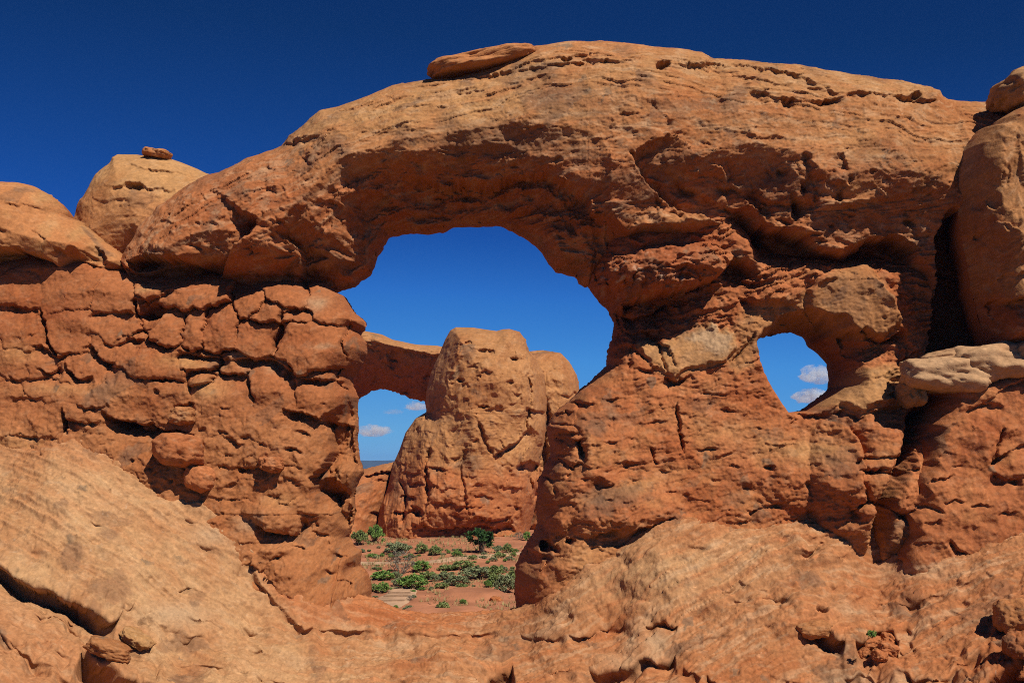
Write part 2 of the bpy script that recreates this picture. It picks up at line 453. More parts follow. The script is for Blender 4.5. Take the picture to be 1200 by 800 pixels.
def ground_sheet():
    xs = np.concatenate([np.linspace(-70, -31, 14), np.arange(-30.5, 28.6, .052), np.linspace(29, 70, 14)])
    ys = np.concatenate([np.linspace(-25, 44, 40), np.linspace(45, 50, 20)[:-1], np.arange(50, 73, .045), np.linspace(73.2, 84, 14)])
    X, Y = np.meshgrid(xs, ys)
    Z = rock_z(X, Y)
    U, V = CU + X / np.maximum(Y, 3) * CAM_F, CV - Z / np.maximum(Y, 3) * CAM_F
    fine = smooth(45, 50, Y) * smooth(84, 74, Y)
    f = Field(U, V, 300, wamp=1.3, wl=26, fine=.12); f.face, f.over = 5.0, .45
    S1, S2 = X * 20, (Y + Z) * 14           # noise runs over the slope itself, about 20 units to the metre
    d = f.d
    d += .55 * fbm(S1, S2, 110, 301, 4) + .20 * fbm(S1 + .5 * S2, S2, 32, 305, 4)
    sca, _ = scallop(S1 + 8 * fbm(S1, S2, 30, 330, 3), S2 * 1.2 + 8 * fbm(S1, S2, 30, 334, 3), 58, 311); d += .30 * sca
    sca, _ = scallop(S1 * .8 + 5 * fbm(S1, S2, 16, 337, 3), S2 * 1.3 + 5 * fbm(S1, S2, 16, 340, 3), 21, 312)
    d += .12 * sca * smooth(-.3, .2, fbm(S1, S2, 80, 343, 3))
    sca, _ = scallop(S1 * .7, S2 * 1.2 + 3 * fbm(S1, S2, 10, 344, 2), 8, 313)
    d += .06 * sca * smooth(-.3, .25, fbm(S1, S2, 60, 347, 3))
    d += .07 * fbm(S1, S2, 6, 350, 3) + .04 * fbm(S1, S2, 2.6, 353, 2)
    # bedding that sweeps down to the right on the left slope and up to the right on the right slope
    ug = np.linspace(-3000, 4200, 1441); gs = .55 * smooth(420, 150, ug) - .50 * smooth(600, 700, ug) * smooth(1000, 860, ug) - .18 * smooth(860, 1000, ug)
    gi = np.cumsum(gs) * 5.0
    q = S2 + np.interp(U, ug, gi) * (S1 / np.maximum(np.abs(U - CU), 1) * np.sign(U - CU) * 0 + 1.0) + 9 * fbm(S1, S2, 70, 356, 3)
    al = S1 * .16
    lam = fbm(al, q, 14, 357, 4); lam2 = fbm(al * 1.4, q, 5, 358, 3)
    m1 = smooth(-.15, .25, fbm(S1 * .5, q, 60, 359, 3))
    lf = .35 + .65 * smooth(250, 480, U)
    d += (.16 * lam + .09 * lam2) * (.3 + .7 * m1) * lf
    for Lb, hb, sd_ in ((17, .17, 366), (7.5, .09, 367)):
        w_ = (q / Lb + 1.6 * fbm(al, q, 40, sd_, 3)); fr = w_ - np.floor(w_)
        hid = GR[PERM[(np.floor(w_).astype(np.int32) * 131 + sd_) & 65535]]
        d += hb * (fr ** 3 - .25) * smooth(.35, .75, hid + .8 * fbm(S1, S2, 36, sd_ + 5, 3))
    # --- lower left: the long undercut, the stack of flakes under it
    f.scarp([(-40, 640), (0, 652), (25, 668), (60, 680), (90, 693), (108, 705), (122, 716), (140, 722)], 2.3, 20, .08, lip=.3, lipL=16)
    f.scarp([(-40, 720), (0, 742), (20, 757), (50, 770), (75, 783), (110, 795)], .8, 10, .1)
    f.scarp([(20, 715), (45, 716), (62, 707), (78, 716), (100, 738)], .5, 8, .15)
    f.scarp([(100, 752), (118, 762), (135, 780), (150, 788), (182, 798)], 2.4, 22, .08, lip=.4)
    f.scarp([(100, 720), (108, 735), (125, 742), (150, 748)], .8, 8)
    f.scarp([(143, 748), (155, 756), (178, 766)], .5, 7)
    f.scarp([(183, 800), (187, 775), (178, 760), (165, 740), (160, 722)], -.5, 14)
    f.scarp([(160, 722), (175, 728), (205, 738), (240, 742), (246, 748)], .35, 18)
    f.blob(170, 728, 10, 7, -.5)
    f.scarp([(60, 664), (72, 634), (80, 630), (92, 645)], .18, 10)
    f.scarp([(205, 690), (222, 682), (240, 690)], .35, 6)
    f.scarp([(85, 670), (100, 668), (130, 690), (150, 712)], -.25, 10)
    # --- red apron over the tan slab
    f.scarp([(306, 648), (297, 668), (312, 690), (320, 700), (338, 716), (355, 733), (400, 737), (442, 735)], .5, 20, .15, lip=.1, over=.35, face=2.5)
    f.scarp([(436, 738), (470, 742), (505, 746), (545, 742), (590, 738)], .7, 14, .12, over=.45)
    f.scarp([(610, 742), (650, 746), (690, 742), (730, 722)], .5, 12, .15, over=.35)
    f.scarp([(200, 770), (250, 776), (300, 790), (360, 795)], .45, 12, .15, over=.35)
    f.scarp([(640, 790), (670, 786), (690, 782)], .6, 10, .2, over=.3)
    f.scarp([(560, 795), (575, 781), (590, 776), (600, 774)], 2.0, 11, .1, over=.8)
    f.scarp([(390, 690), (376, 690), (364, 700)], -.2, 8)
    # --- centre right ledges
    f.scarp([(690, 781), (720, 776), (742, 772), (756, 762), (770, 768), (790, 764)], 1.5, 11, .1, over=.5)
    f.scarp([(752, 730), (765, 724), (778, 722), (795, 730)], 1.0, 8)
    f.scarp([(812, 760), (826, 748), (845, 744), (862, 745)], .35, 8)
    f.scarp([(690, 717), (700, 711), (730, 700)], .25, 7)
    f.scarp([(783, 717), (800, 713), (825, 710), (850, 708)], .3, 7)
    f.scarp([(850, 700), (870, 703), (900, 700), (935, 694)], .45, 9)
    f.scarp([(800, 780), (815, 790), (822, 800)], .6, 12)
    f.scarp([(828, 790), (840, 798), (846, 805)], .9, 12)
    # --- the shelf and blocks at lower right
    f.scarp([(962, 728), (972, 742), (984, 745), (990, 745)], 1.5, 12, .12, lip=.3)
    f.scarp([(960, 712), (975, 710), (1000, 700), (1030, 688), (1045, 694)], .3, 10)
    f.blob(962, 715, 8, 7, -.9)
    f.scarp([(1000, 748), (1012, 745), (1030, 732), (1045, 731), (1053, 742), (1052, 768)], 1.3, 16, .08, over=.5)
    f.scarp([(1020, 785), (1060, 783), (1100, 790), (1130, 770), (1160, 750)], 1.0, 14, over=.5)
    f.scarp([(985, 790), (1010, 784), (1030, 790), (1060, 798)], .8, 10, over=.4)
    f.scarp([(1020, 700), (1050, 706), (1075, 700), (1110, 690), (1150, 676)], .5, 14, .15, over=.3)
    f.scarp([(1145, 800), (1165, 782), (1185, 770), (1205, 760)], 2.8, 24, .06, lip=.4)
    f.scarp([(1168, 700), (1180, 690), (1200, 664)], .4, 14)
    f.scarp([(1090, 710), (1120, 716), (1145, 740)], .25, 12)
    f.scarp([(1076, 757), (1090, 764), (1110, 764), (1130, 752)], .4, 10)
    f.blob(1153, 770, 5, 4, -.5)
    f.scarp([(900, 640), (915, 630), (945, 626), (975, 634)], .35, 14)
    f.blob(945, 645, 34, 20, .35)
    f.scarp([(845, 686), (852, 690), (865, 684)], .3, 6)
    f.scarp([(900, 790), (940, 795), (975, 792)], .5, 10)
    for bx, n_, sl, sd_ in (((200, 700, 700, 800), 26, 1, 31), ((620, 690, 960, 800), 16, -10, 32), ((900, 670, 1200, 800), 24, -12, 33), ((0, 560, 300, 690), 16, 20, 34), ((700, 620, 1000, 700), 22, -24, 35), ((0, 690, 170, 800), 20, 24, 36)):
        f.chips(n_, bx, (10, 34), (.15, .5), sd_, sl, 12, 9)
    f.chips(110, (0, 530, 320, 700), (3, 12), (.06, .22), 9, 12, 30)
    f.chips(90, (0, 690, 200, 800), (4, 14), (.1, .4), 10, 20, 25)
    f.chips(120, (200, 690, 900, 800), (3, 14), (.06, .22), 11, 2, 18)
    f.chips(120, (680, 610, 1010, 720), (3, 12), (.05, .2), 12, -22, 22)
    f.chips(130, (900, 660, 1200, 800), (3, 13), (.1, .35), 13, -5, 30)
    gy, gx = np.gradient(Z, ys, xs)
    N = np.stack([-gx, -gy, np.ones_like(gx)], -1); N /= np.linalg.norm(N, axis=-1, keepdims=True)
    d = f.d * fine + (1 - fine) * .5 * fbm(X, Y, 14, 380, 3)
    T = np.stack([N[..., 0] * N[..., 2], N[..., 1] * N[..., 2], N[..., 2] ** 2 - 1], -1); T /= np.maximum(np.linalg.norm(T, axis=-1, keepdims=True), 1e-4)
    P = np.stack([X, Y, Z], -1) + N * d[..., None] + T * (f.t * fine)[..., None]
    # colours
    tanw = smooth(520, 180, f.U + .9 * (660 - f.V) + 60 * fbm(S1, S2, 60, 361, 3)) * smooth(500, 570, f.V)
    tan2 = np.exp(-(((f.U - 790 + .9 * (f.V - 660)) / 140) ** 2 + ((f.V - 665) / 48) ** 2) * 1.1)
    base = mixc(np.broadcast_to(ORANGE * np.array((.96, .97, 1.05), F32), P.shape).astype(F32), TAN * .64 + PALE * .34, np.clip(tanw + tan2, 0, 1) * (.75 + .5 * fbm(S1, S2, 30, 365, 3)))
    apron = sdf_poly(f.U, f.V, [(297, 668), (312, 692), (338, 718), (355, 734), (400, 737), (442, 737), (500, 746), (560, 738), (606, 716), (520, 700), (430, 690), (380, 640), (300, 640)])
    base = mixc(base, RUST * 1.15, smooth(-4, 12, apron) * .75)
    low = smooth(655, 730, f.V - .38 * f.U) * smooth(190, 120, f.U)
    base = mixc(base, RUST * 1.1, low * .5)
    right = smooth(960, 1080, f.U) * smooth(640, 720, f.V)
    base = mixc(base, RUST * 1.2, right * .45)
    base = mixc(base, RUST * 1.15, smooth(.05, .35, lam) * .45 * lf)
    base = mixc(base, PALE * .9, smooth(.10, .40, -lam + .4 * lam2) * .40 * lf)
    base = base * (1 + .30 * lam2 * lf)[..., None]
    c = paint(base, S1, S2, 370, varn=.42, pale=.35)
    for (u, v, ru, rv, w) in [(205, 720, 40, 14, .8), (250, 625, 22, 12, .7), (290, 640, 12, 10, .8), (770, 748, 14, 10, .8), (730, 768, 32, 8, .5), (1075, 668, 40, 8, .5), (995, 712, 22, 8, .5), (740, 750, 9, 10, .6), (1030, 790, 60, 8, .4)]:
        c = mixc(c, PALE * .9, np.exp(-(((f.U - u) / ru) ** 2 + ((f.V - v) / rv) ** 2)) * w)
    for (u, v, ru, rv, w) in [(85, 650, 14, 16, .7), (125, 690, 26, 16, .6), (212, 752, 26, 12, .6), (125, 628, 12, 8, .6), (610, 740, 50, 10, .25), (1145, 718, 22, 18, .5), (1070, 705, 26, 14, .4), (1010, 795, 22, 7, .5), (1175, 690, 16, 18, .5)]:
        c = mixc(c, VARN * 1.1, smooth(1.15, .75, np.hypot((f.U - u) / ru, (f.V - v) / rv) + 1.1 * fbm(S1, S2, 20, 377, 4)) * w * .8)
    m = (Y > 50) & (Y < 73)
    surf_add(P[m])
    c = mixc(c, np.array((.10, .075, .045), F32) * (1 + .3 * fbm(X, Y, 3, 399, 3))[..., None], smooth(51.5, 48, Y))  # near ground out of view, darkened to bounce less light onto the soffit
    q = grid_quads(*X.shape)
    o = link_mesh('slickrock_ground', P.reshape(-1, 3), q, M_ROCK, c.reshape(-1, 3))
    tag(o, 'bare orange and tan slickrock slope climbing to the foot of the arch', 'rock ground', kind='structure')
ground_sheet()

# ================================================================== the great arch
def nz(f, parts):
    """common rock relief: list of (kind, size, amplitude)"""
    for i, (k, L, a) in enumerate(parts):
        s = f.seed + 13 * i
        if L < 40: a = a * f.mask
        if k == 'f': f.d += a * fbm(f.Ub, f.Vb, L, s, 4)
        elif k == 'r': f.d += a * fbm(f.Ub, f.Vb, L, s, 4, ridged=True)
        else:
            wx, wy = L * .18 * fbm(f.Ub, f.Vb, L * .6, s + 5, 3), L * .18 * fbm(f.Ub, f.Vb, L * .6, s + 8, 3)
            sx, sy = {'s': (1, 1), 'h': (.6, 1.3), 'v': (1.3, .6)}[k]
            v, _ = scallop((f.Ub + wx * 2) * sx, (f.Vb + wy * 2) * sy, L, s)
            f.d += a * v * (.45 + .8 * smooth(-.25, .25, fbm(f.Ub, f.Vb, L * 3, s + 11, 2)))

arch = empty('sandstone_arch', (0, 71, -8))
tag(arch, 'huge orange sandstone arch with a wide opening and a small round window on its right', 'rock arch')

A_TOP = [(148, 300), (165, 268), (190, 238), (225, 214), (246, 203), (260, 200), (280, 190.5), (294, 183), (324, 173.5), (335, 167), (341, 158), (356, 148), (378, 131), (401, 124.5), (435, 112), (462, 100), (509, 93),
         (530, 90), (570, 80), (604, 65), (624, 54), (654, 50), (700, 48.5), (723, 49.5), (788, 58), (819, 63), (832, 69.5), (866, 69.5), (905, 73), (949, 78.5), (983, 85), (1027, 92), (1053, 95), (1079, 101), (1091, 108), (1095, 115),
         (1118, 118), (1146, 119), (1165, 125), (1200, 150)]
A_BOT = [(1080, 418), (1064, 396), (1045, 340), (1020, 314), (995, 311), (960, 326), (930, 326), (900, 318), (872, 300), (857, 276), (845, 285), (820, 293), (790, 300), (740, 300), (716, 314), (695, 332), (689, 336),
         (677, 329.5), (674, 322), (650, 316), (640, 304), (631, 289), (616, 277), (596, 267), (586, 260), (555, 263), (533, 262), (522, 267), (498, 271), (474, 270), (454, 274), (449, 286), (442, 297), (434, 319), (420, 326), (417, 331), (395, 339),
         (372, 346), (340, 350), (300, 350), (285, 347), (262, 340), (240, 345), (200, 352), (165, 348), (150, 320)]
A_TOP = [(u, CV - (CV - v) * (1 - .013 * min(1, (CV - v) / 300))) for u, v in A_TOP]
A_OUT = A_TOP + [(1200, 420)] + A_BOT
def a_base(c):
    dt = seg_dist(c.U, c.V, A_TOP)
    db = seg_dist(c.U, c.V, A_BOT)
    t = np.clip(dt / 165, 0, 1); top = 6.6 * np.sqrt(1 - (1 - t) ** 2)
    W = 62 - 46 * smooth(690, 730, c.U) - 36 * smooth(345, 270, c.U)
    t = np.clip(db / W, 0, 1)
    quick = np.sqrt(np.clip(1 - (1 - np.clip(db / 7, 0, 1)) ** 2, 0, 1))
    bot = 1.0 * quick + 3.9 * t ** .85 + 1.9 * smooth(0, 2.4, db / np.maximum(W, 45))
    k = .9
    m = -np.logaddexp(-top / k, -bot / k) * k + k * math.log(2) * np.exp(-np.abs(top - bot) / k)
    return np.maximum(np.minimum(m, np.minimum(top, bot)), 0) * (c.S > 0)
def a_sculpt(f):
    low = smooth(110, 240, f.Vb + .1 * f.Ub - 60)
    f.d += .5 * fbm(f.Ub, f.Vb, 95, 401, 3)
    nz(f, [('s', 80, .42), ('s', 36, .18), ('f', 16, .07)])
    v, _ = scallop(f.U * .9, f.V * 1.15, 19, 430); f.d += (.05 + .15 * low) * v
    v, _ = scallop(f.U, f.V * 1.1, 9, 431); f.d += (.025 + .065 * low) * v
    v, _ = scallop(f.Ub, f.Vb, 4.5, 432); f.d += (.02 + .035 * low) * v
    f.d += .035 * fbm(f.Ub, f.Vb, 3, 440, 2)
    db = seg_dist(f.U0, f.V0, A_BOT)
    sof = smooth(4, 20, db) * smooth(105, 60, db) * smooth(260, 330, f.U0) * smooth(740, 690, f.U0)
    for L, a, sd_ in ((44, 1.5, 435), (21, .75, 436), (10, .28, 437)):
        f.d += a * sof * scallop(f.Ub * .9 + 5 * fbm(f.Ub, f.Vb, 20, 438, 3), f.Vb * 1.1, L, sd_)[0]
    dtop = seg_dist(f.U0, f.V0, A_TOP)
    bed = dtop * 1.05 + .10 * f.Vb + 9 * fbm(f.Ub, f.Vb, 60, 442, 3)
    f.lam = fbm(f.Ub * .2, bed, 13, 443, 4); f.lam2 = fbm(f.Ub * .3, bed, 5, 446, 3)
    cr = .22 + .6 * smooth(80, 30, dtop)
    f.d += cr * (.12 * f.lam + .06 * f.lam2)
    for Lb, hb, sd_ in ((15, .20, 447), (7, .10, 448)):
        w_ = bed / Lb + 1.2 * fbm(f.Ub * .3, bed, 40, sd_, 3); fr = w_ - np.floor(w_)
        hid = GR[PERM[(np.floor(w_).astype(np.int32) * 131 + sd_) & 65535]]
        f.d += cr * hb * (fr ** 3 - .25) * smooth(.45, .8, hid + .8 * fbm(f.Ub, f.Vb, 40, sd_ + 5, 3))
    # bedding near the crest
    f.scarp([(790, 74), (815, 73), (866, 75), (905, 80), (936, 89), (962, 97)], .55, 12, .1)
    f.scarp([(876, 105), (905, 111), (940, 118), (962, 117), (1009, 108), (1040, 111), (1066, 112), (1098, 116)], .8, 11, .06)
    f.scarp([(945, 98), (962, 103), (985, 107), (1005, 113)], .4, 7)
    f.scarp([(552, 92), (575, 88), (600, 82), (640, 76), (700, 69), (745, 72)], .6, 9, .1)
    f.scarp([(590, 84), (610, 76), (650, 66), (700, 61)], .35, 6, .1)
    f.blob(664, 68, 7, 3.5, -.7); f.blob(778, 77, 9, 5, -1.0, -20); f.blob(690, 69, 10, 3, -.4); f.blob(1076, 111, 7, 5, -.7)
    f.scarp([(440, 113), (480, 113), (515, 110), (570, 100)], .22, 10)
    f.scarp([(505, 115), (540, 108), (575, 104)], .25, 6)
    f.scarp([(590, 96), (615, 94), (640, 86)], .3, 7)
    f.scarp([(318, 170), (345, 164), (372, 160), (392, 150)], .45, 10)
    f.scarp([(338, 165), (356, 160), (375, 162)], .25, 6)
    f.scarp([(820, 70), (840, 80), (900, 95), (930, 103)], .25, 10)
    f.scarp([(724, 130), (738, 134), (752, 130)], .3, 6)
    f.scarp([(765, 117), (775, 130), (790, 145)], .25, 10)
    # brow of the arch: the shadow line over the soffit
    f.scarp([(448, 172), (475, 186), (500, 195), (525, 206)], .35, 14)
    f.scarp([(360, 232), (385, 234), (410, 246), (418, 254)], .4, 9)
    f.scarp([(470, 205), (500, 206), (525, 221), (545, 213), (572, 221), (600, 208), (640, 204), (670, 213), (688, 232), (697, 262)], 1.2, 34, .06, lip=.25, lipL=18)
    f.scarp([(505, 222), (530, 228), (556, 220)], .9, 16)
    f.blob(545, 222, 30, 13, -.9, 6)
    f.scarp([(480, 250), (515, 248), (530, 255), (548, 248)], .4, 10)
    f.scarp([(625, 215), (650, 235), (672, 262), (684, 286)], .5, 18)
    f.scarp([(640, 268), (660, 280), (690, 288)], .4, 12)
    f.scarp([(708, 255), (710, 280), (715, 310)], -.3, 8); f.scarp([(695, 262), (698, 285), (696, 310)], .35, 8)
    # left foot: the deep crease and the knob beside it
    f.scarp([(300, 254), (290, 270), (272, 296), (258, 322), (252, 338)], 1.7, 30, .06)
    f.blob(288, 266, 12, 12, -.8); f.blob(294, 306, 46, 44, 1.1)
    f.scarp([(344, 338), (357, 314), (350, 290), (322, 270)], 1.5, 34, .1)
    f.scarp([(286, 292), (294, 290), (300, 298)], .5, 8); f.scarp([(322, 256), (332, 262), (340, 270)], .5, 8)
    f.scarp([(262, 318), (280, 323), (310, 322), (345, 322)], .4, 18)
    f.scarp([(222, 214), (196, 246), (174, 274), (157, 306)], .6, 16)
    f.scarp([(222, 256), (235, 261), (249, 257)], .3, 6)
    f.scarp([(146, 306), (165, 300), (190, 298), (220, 304), (252, 318)], 2.4, 70, .05)
    f.scarp([(218, 326), (235, 320), (252, 326)], .8, 14)
    f.scarp([(215, 283), (240, 290), (262, 280)], .3, 14)
    # right half: big lip, the hollows over the window
    f.scarp([(860, 266), (850, 258), (830, 254), (797, 246), (772, 228), (753, 205), (740, 176)], 1.3, 40, .05, face=4)
    f.blob(795, 272, 66, 30, .9, -8)
    f.scarp([(712, 300), (740, 296), (756, 296), (790, 283), (815, 280), (840, 281), (856, 270)], .5, 9)
    f.scarp([(790, 275), (805, 277), (822, 274)], .25, 5)
    f.scarp([(786, 196), (800, 210), (828, 226), (850, 238), (872, 262)], .7, 18)
    f.scarp([(835, 214), (866, 218), (890, 228), (905, 238), (930, 236), (952, 232)], .8, 16)
    f.scarp([(925, 226), (940, 236), (958, 236)], .7, 12); f.blob(938, 247, 14, 9, -.9, -25)
    f.scarp([(800, 205), (820, 200), (850, 205), (862, 216)], .3, 12)
    f.blob(930, 305, 60, 40, -1.2, 8); f.scarp([(862, 284), (874, 274), (893, 264), (920, 266), (945, 274), (965, 290), (985, 306), (1000, 314)], 3.4, 60, .03, lip=.2)
    f.scarp([(990, 306), (1003, 294), (1020, 282), (1042, 275), (1064, 281), (1080, 291)], 3.2, 26, .03, lip=.2)
    f.blob(1068, 260, 11, 4, -.6, 15); f.scarp([(1070, 278), (1080, 274), (1095, 274)], .3, 6)
    f.scarp([(1052, 372), (1044, 345), (1030, 318), (1012, 304)], .5, 20)
    f.blob(1040, 327, 10, 12, -.6)
    f.scarp([(850, 150), (900, 160), (960, 155)], .15, 14)
    f.poly([(1080, 440), (1088, 390), (1098, 330), (1097, 285), (1104, 258), (1116, 244), (1135, 238), (1190, 250), (1190, 450)], -6.3, 5)
    f.chips(150, (260, 60, 1110, 200), (4, 14), (.06, .22), 1, -14, 28)
    f.chips(110, (700, 180, 1100, 300), (4, 14), (.1, .4), 2, 12, 35)
    f.chips(60, (760, 190, 1000, 280), (5, 16), (.3, .9), 15, 30, 30, 8)
    f.chips(70, (300, 180, 700, 270), (4, 12), (.1, .35), 3, 0, 40)
    f.chips(40, (160, 220, 340, 340), (4, 12), (.08, .3), 4, 15, 35)
    # colour
    U, V = f.U, f.V
    n = fbm(U, V, 60, 460, 4)
    c = np.broadcast_to(TAN * np.array((.88, .84, .84), F32), U.shape + (3,)).astype(F32)
    band = np.exp(-((V - (108 + .09 * (U - 640)) - 20 * n) / 24) ** 2)
    c = mixc(c, ORANGE, band * smooth(650, 760, U) * .85)
    c = mixc(c, ORANGE, smooth(75, 52, V - .0 * U) * smooth(480, 560, U) * smooth(860, 800, U) * .9)
    c = mixc(c, ORANGE * .88, smooth(.0, .4, n) * .7)
    tp_ = np.exp(-(((U - 1010) / 90) ** 2 + ((V - 195) / 55) ** 2))
    c = mixc(c, ORANGE * .86, smooth(118, 150, V + 22 * n + .06 * (U - 640)) * (1 - .6 * tp_) * .85)
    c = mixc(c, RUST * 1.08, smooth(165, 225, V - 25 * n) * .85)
    c = mixc(c, TAN * 1.02, tp_ * .75 * smooth(-.3, .2, n))
    c = mixc(c, TAN * .98, smooth(60, 20, np.abs(V - (170 - .30 * (U - 400)))) * smooth(320, 380, U) * smooth(640, 560, U) * .6)
    c = mixc(c, TAN * .95, np.exp(-(((U - 800) / 70) ** 2 + ((V - 258) / 18) ** 2)) * .9)
    c = mixc(c, ORANGE, np.exp(-(((U - 190) / 40) ** 2 + ((V - 250) / 40) ** 2)) * .6)
    c = mixc(c, RUST * 1.05, smooth(140, 200, V + 30 * n) * smooth(1060, 940, U) * .55)
    c = mixc(c, RUST * 1.1, smooth(.0, .35, f.lam) * .30)
    c = mixc(c, PALE * .85, smooth(.08, .4, -f.lam + .5 * f.lam2) * .35)
    c = c * (1 + .18 * f.lam2)[..., None]
    c = paint(c, f.pu, f.pv, 470, varn=.9, pale=.42)
    dark = [(570, 165, 70, 26, .5), (185, 322, 34, 24, .75), (770, 277, 26, 12, .6), (640, 170, 50, 22, .3), (690, 120, 60, 20, .2), (900, 215, 60, 20, .4), (735, 215, 30, 20, .35), (1040, 190, 50, 30, .2), (225, 205, 40, 20, .3), (1085, 340, 24, 30, .4)]
    for (u, v, ru, rv, w) in dark:
        c = mixc(c, VARN * .95, smooth(1.2, .6, np.hypot((U - u) / ru, (V - v) / rv) + .5 * fbm(U, V, 14, 490, 3)) * w)
    c = mixc(c, PALE * .85, smooth(.28, .5, fbm(U, V, 6, 495, 3)) * np.exp(-(((U - 178 - .5 * (275 - V)) / 12) ** 2 + ((V - 275) / 32) ** 2)) * .9)
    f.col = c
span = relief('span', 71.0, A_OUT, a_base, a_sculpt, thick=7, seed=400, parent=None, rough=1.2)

# ---- right pier with the window
HOLE = [(876, 408), (882, 399), (906, 392), (931, 388), (950, 396), (952, 404), (964.5, 414), (975, 424), (977, 439), (974, 454), (957, 467), (935, 482), (908, 484), (900, 472), (887, 449), (879, 429)]
F_OUT = [(700, 285), (720, 268), (770, 258), (845, 250), (880, 290), (930, 300), (1000, 300), (1060, 310), (1120, 330), (1240, 340), (1240, 760), (600, 760), (605, 711), (603, 696), (603, 682), (604, 662), (609.5, 649), (623, 625), (630, 612), (628, 591), (630, 564), (645, 530), (640, 500), (650, 483), (674, 463), (677, 459.5), (689, 449),
         (704, 434), (710, 429), (712, 409), (717.5, 395), (719, 378.5), (712, 361.5), (699, 350), (689, 336), (690, 318)]
def f_base(c):
    ho = -sdf_poly(c.U, c.V, HOLE)
    so = sdf_poly(c.U, c.V, F_OUT)
    edge = np.sqrt(np.clip(1 - (1 - np.clip(so / (34 + 16 * smooth(430, 600, c.V)), 0, 1)) ** 2, 0, 1))
    main = 4.3 - .9 * np.exp(-((c.V - 395) / 40.) ** 2) * smooth(900, 780, c.U) + 2.3 * smooth(415, 640, c.V) + .7 * smooth(600, 760, c.V)
    main = main - 2.6 * np.exp(-((c.V - 292) / 24.) ** 2) * smooth(862, 885, c.U)
    d = main * edge
    W = 8 + 8 * smooth(440, 405, c.V) * smooth(880, 905, c.U) + 8 * smooth(950, 970, c.U)
    h = np.clip(ho / W, 0, 1)
    lin = smooth(425, 405, c.V) * smooth(885, 900, c.U)
    return np.maximum(d * (.06 + .94 * (np.sqrt(np.clip(1 - (1 - h) ** 2, 0, 1)) * (1 - lin) + h * lin)) * np.clip(ho / 2 + .2, 0, 1), 0) * (c.S > 0)
def f_sculpt(f):
    U, V = f.U, f.V
    f.d += .45 * fbm(f.Ub, f.Vb, 80, 501, 3)
    f.mask = (1 - .35 * smooth(430, 450, V)) * (1 - .72 * np.maximum(smooth(-6, 8, sdf_poly(U, V, [(862, 352), (935, 350), (960, 320), (1010, 302), (1040, 330), (1060, 376), (1030, 400), (970, 400), (935, 385), (890, 400), (872, 432)])), smooth(-4, 6, sdf_poly(U, V, [(748, 402), (790, 394), (830, 374), (866, 392), (862, 410), (845, 430), (790, 446), (755, 432)]))))
    nz(f, [('s', 60, .35), ('h', 30, .32), ('f', 14, .20), ('h', 15, .22), ('s', 8, .11), ('s', 4.2, .05)])
    f.d += .045 * fbm(f.Ub, f.Vb, 3, 540, 2)
    # contorted thin beds
    bed = V + .12 * U + 16 * fbm(f.Ub, f.Vb, 60, 545, 3)
    lam = fbm(f.Ub * .16, bed, 13, 552, 4); lam2 = fbm(f.Ub * .25, bed, 5, 556, 3); f.d += f.mask * (.28 * lam + .14 * lam2)
    q = (bed / 9.0 + .5 * fbm(f.Ub, f.Vb, 40, 548, 2)) % 1
    f.d += .30 * f.mask * (q ** 3 - .25) * smooth(-.1, .3, fbm(f.Ub, f.Vb, 50, 551, 3)) * smooth(330, 300, V - 120)
    # top: layered stack under the great lip
    f.blob(785, 318, 85, 34, 1.8, -8)
    f.scarp([(728, 356), (765, 347), (800, 339), (832, 328), (850, 316), (862, 298)], 2.3, 20, .04, lip=.2)
    f.scarp([(735, 322), (765, 318), (800, 316), (830, 318)], .5, 9)
    f.scarp([(775, 305), (800, 304), (820, 298), (850, 292)], .5, 8)
    f.scarp([(696, 350), (714, 362), (740, 370), (765, 362), (790, 350)], 1.3, 14, .08)
    f.blob(820, 308, 16, 9, .4)
    f.blocks([(695, 325, 6, 12), (706, 328, 6, 14), (720, 322, 7, 16), (733, 318, 7, 14), (745, 335, 8, 14), (712, 350, 10, 10), (728, 350, 8, 10), (760, 340, 9, 10)], .5, .25, .3, 14, .4,
             lambda a, b: smooth(770, 745, a) * smooth(365, 352, b) * smooth(300, 312, b))
    f.blocks([(722, 385, 8, 9), (738, 380, 10, 8), (760, 376, 14, 8), (790, 372, 24, 10), (720, 402, 7, 10), (735, 398, 9, 10), (750, 398, 8, 12), (718, 420, 7, 10), (731, 418, 7, 11), (744, 420, 8, 12)], .55, .25, .3, 12, .5,
             lambda a, b: smooth(800, 770, a) * smooth(434, 426, b) * smooth(366, 374, b))
    f.scarp([(800, 372), (825, 366), (850, 358), (872, 350), (890, 352)], .3, 9)
    f.scarp([(790, 386), (815, 376), (840, 370), (866, 366)], .3, 8)
    f.scarp([(855, 312), (868, 320), (880, 330), (893, 328)], .9, 14); f.blob(872, 315, 20, 14, -1.0)
    f.scarp([(866, 345), (875, 350), (872, 358)], .3, 6)
    f.blob(905, 345, 40, 14, .5)
    # pale slab left of the window
    f.poly([(748, 402), (768, 396), (790, 397), (812, 388), (830, 377), (850, 385), (861, 392), (862, 408), (852, 424), (830, 428), (805, 432), (790, 444), (778, 436), (762, 430)], .4, 4)
    f.scarp([(742, 430), (762, 433), (778, 440), (792, 447), (812, 438)], .8, 9)
    f.crack([(771, 398), (776, 420), (784, 438)], 1.6, .35)
    f.crack([(856, 424), (868, 414), (876, 402), (888, 388)], 1.8, .35)
    f.scarp([(870, 350), (900, 352), (930, 356), (940, 364), (926, 378), (908, 384), (896, 394)], .5, 16)
    f.scarp([(905, 362), (918, 372), (938, 372)], .3, 6)
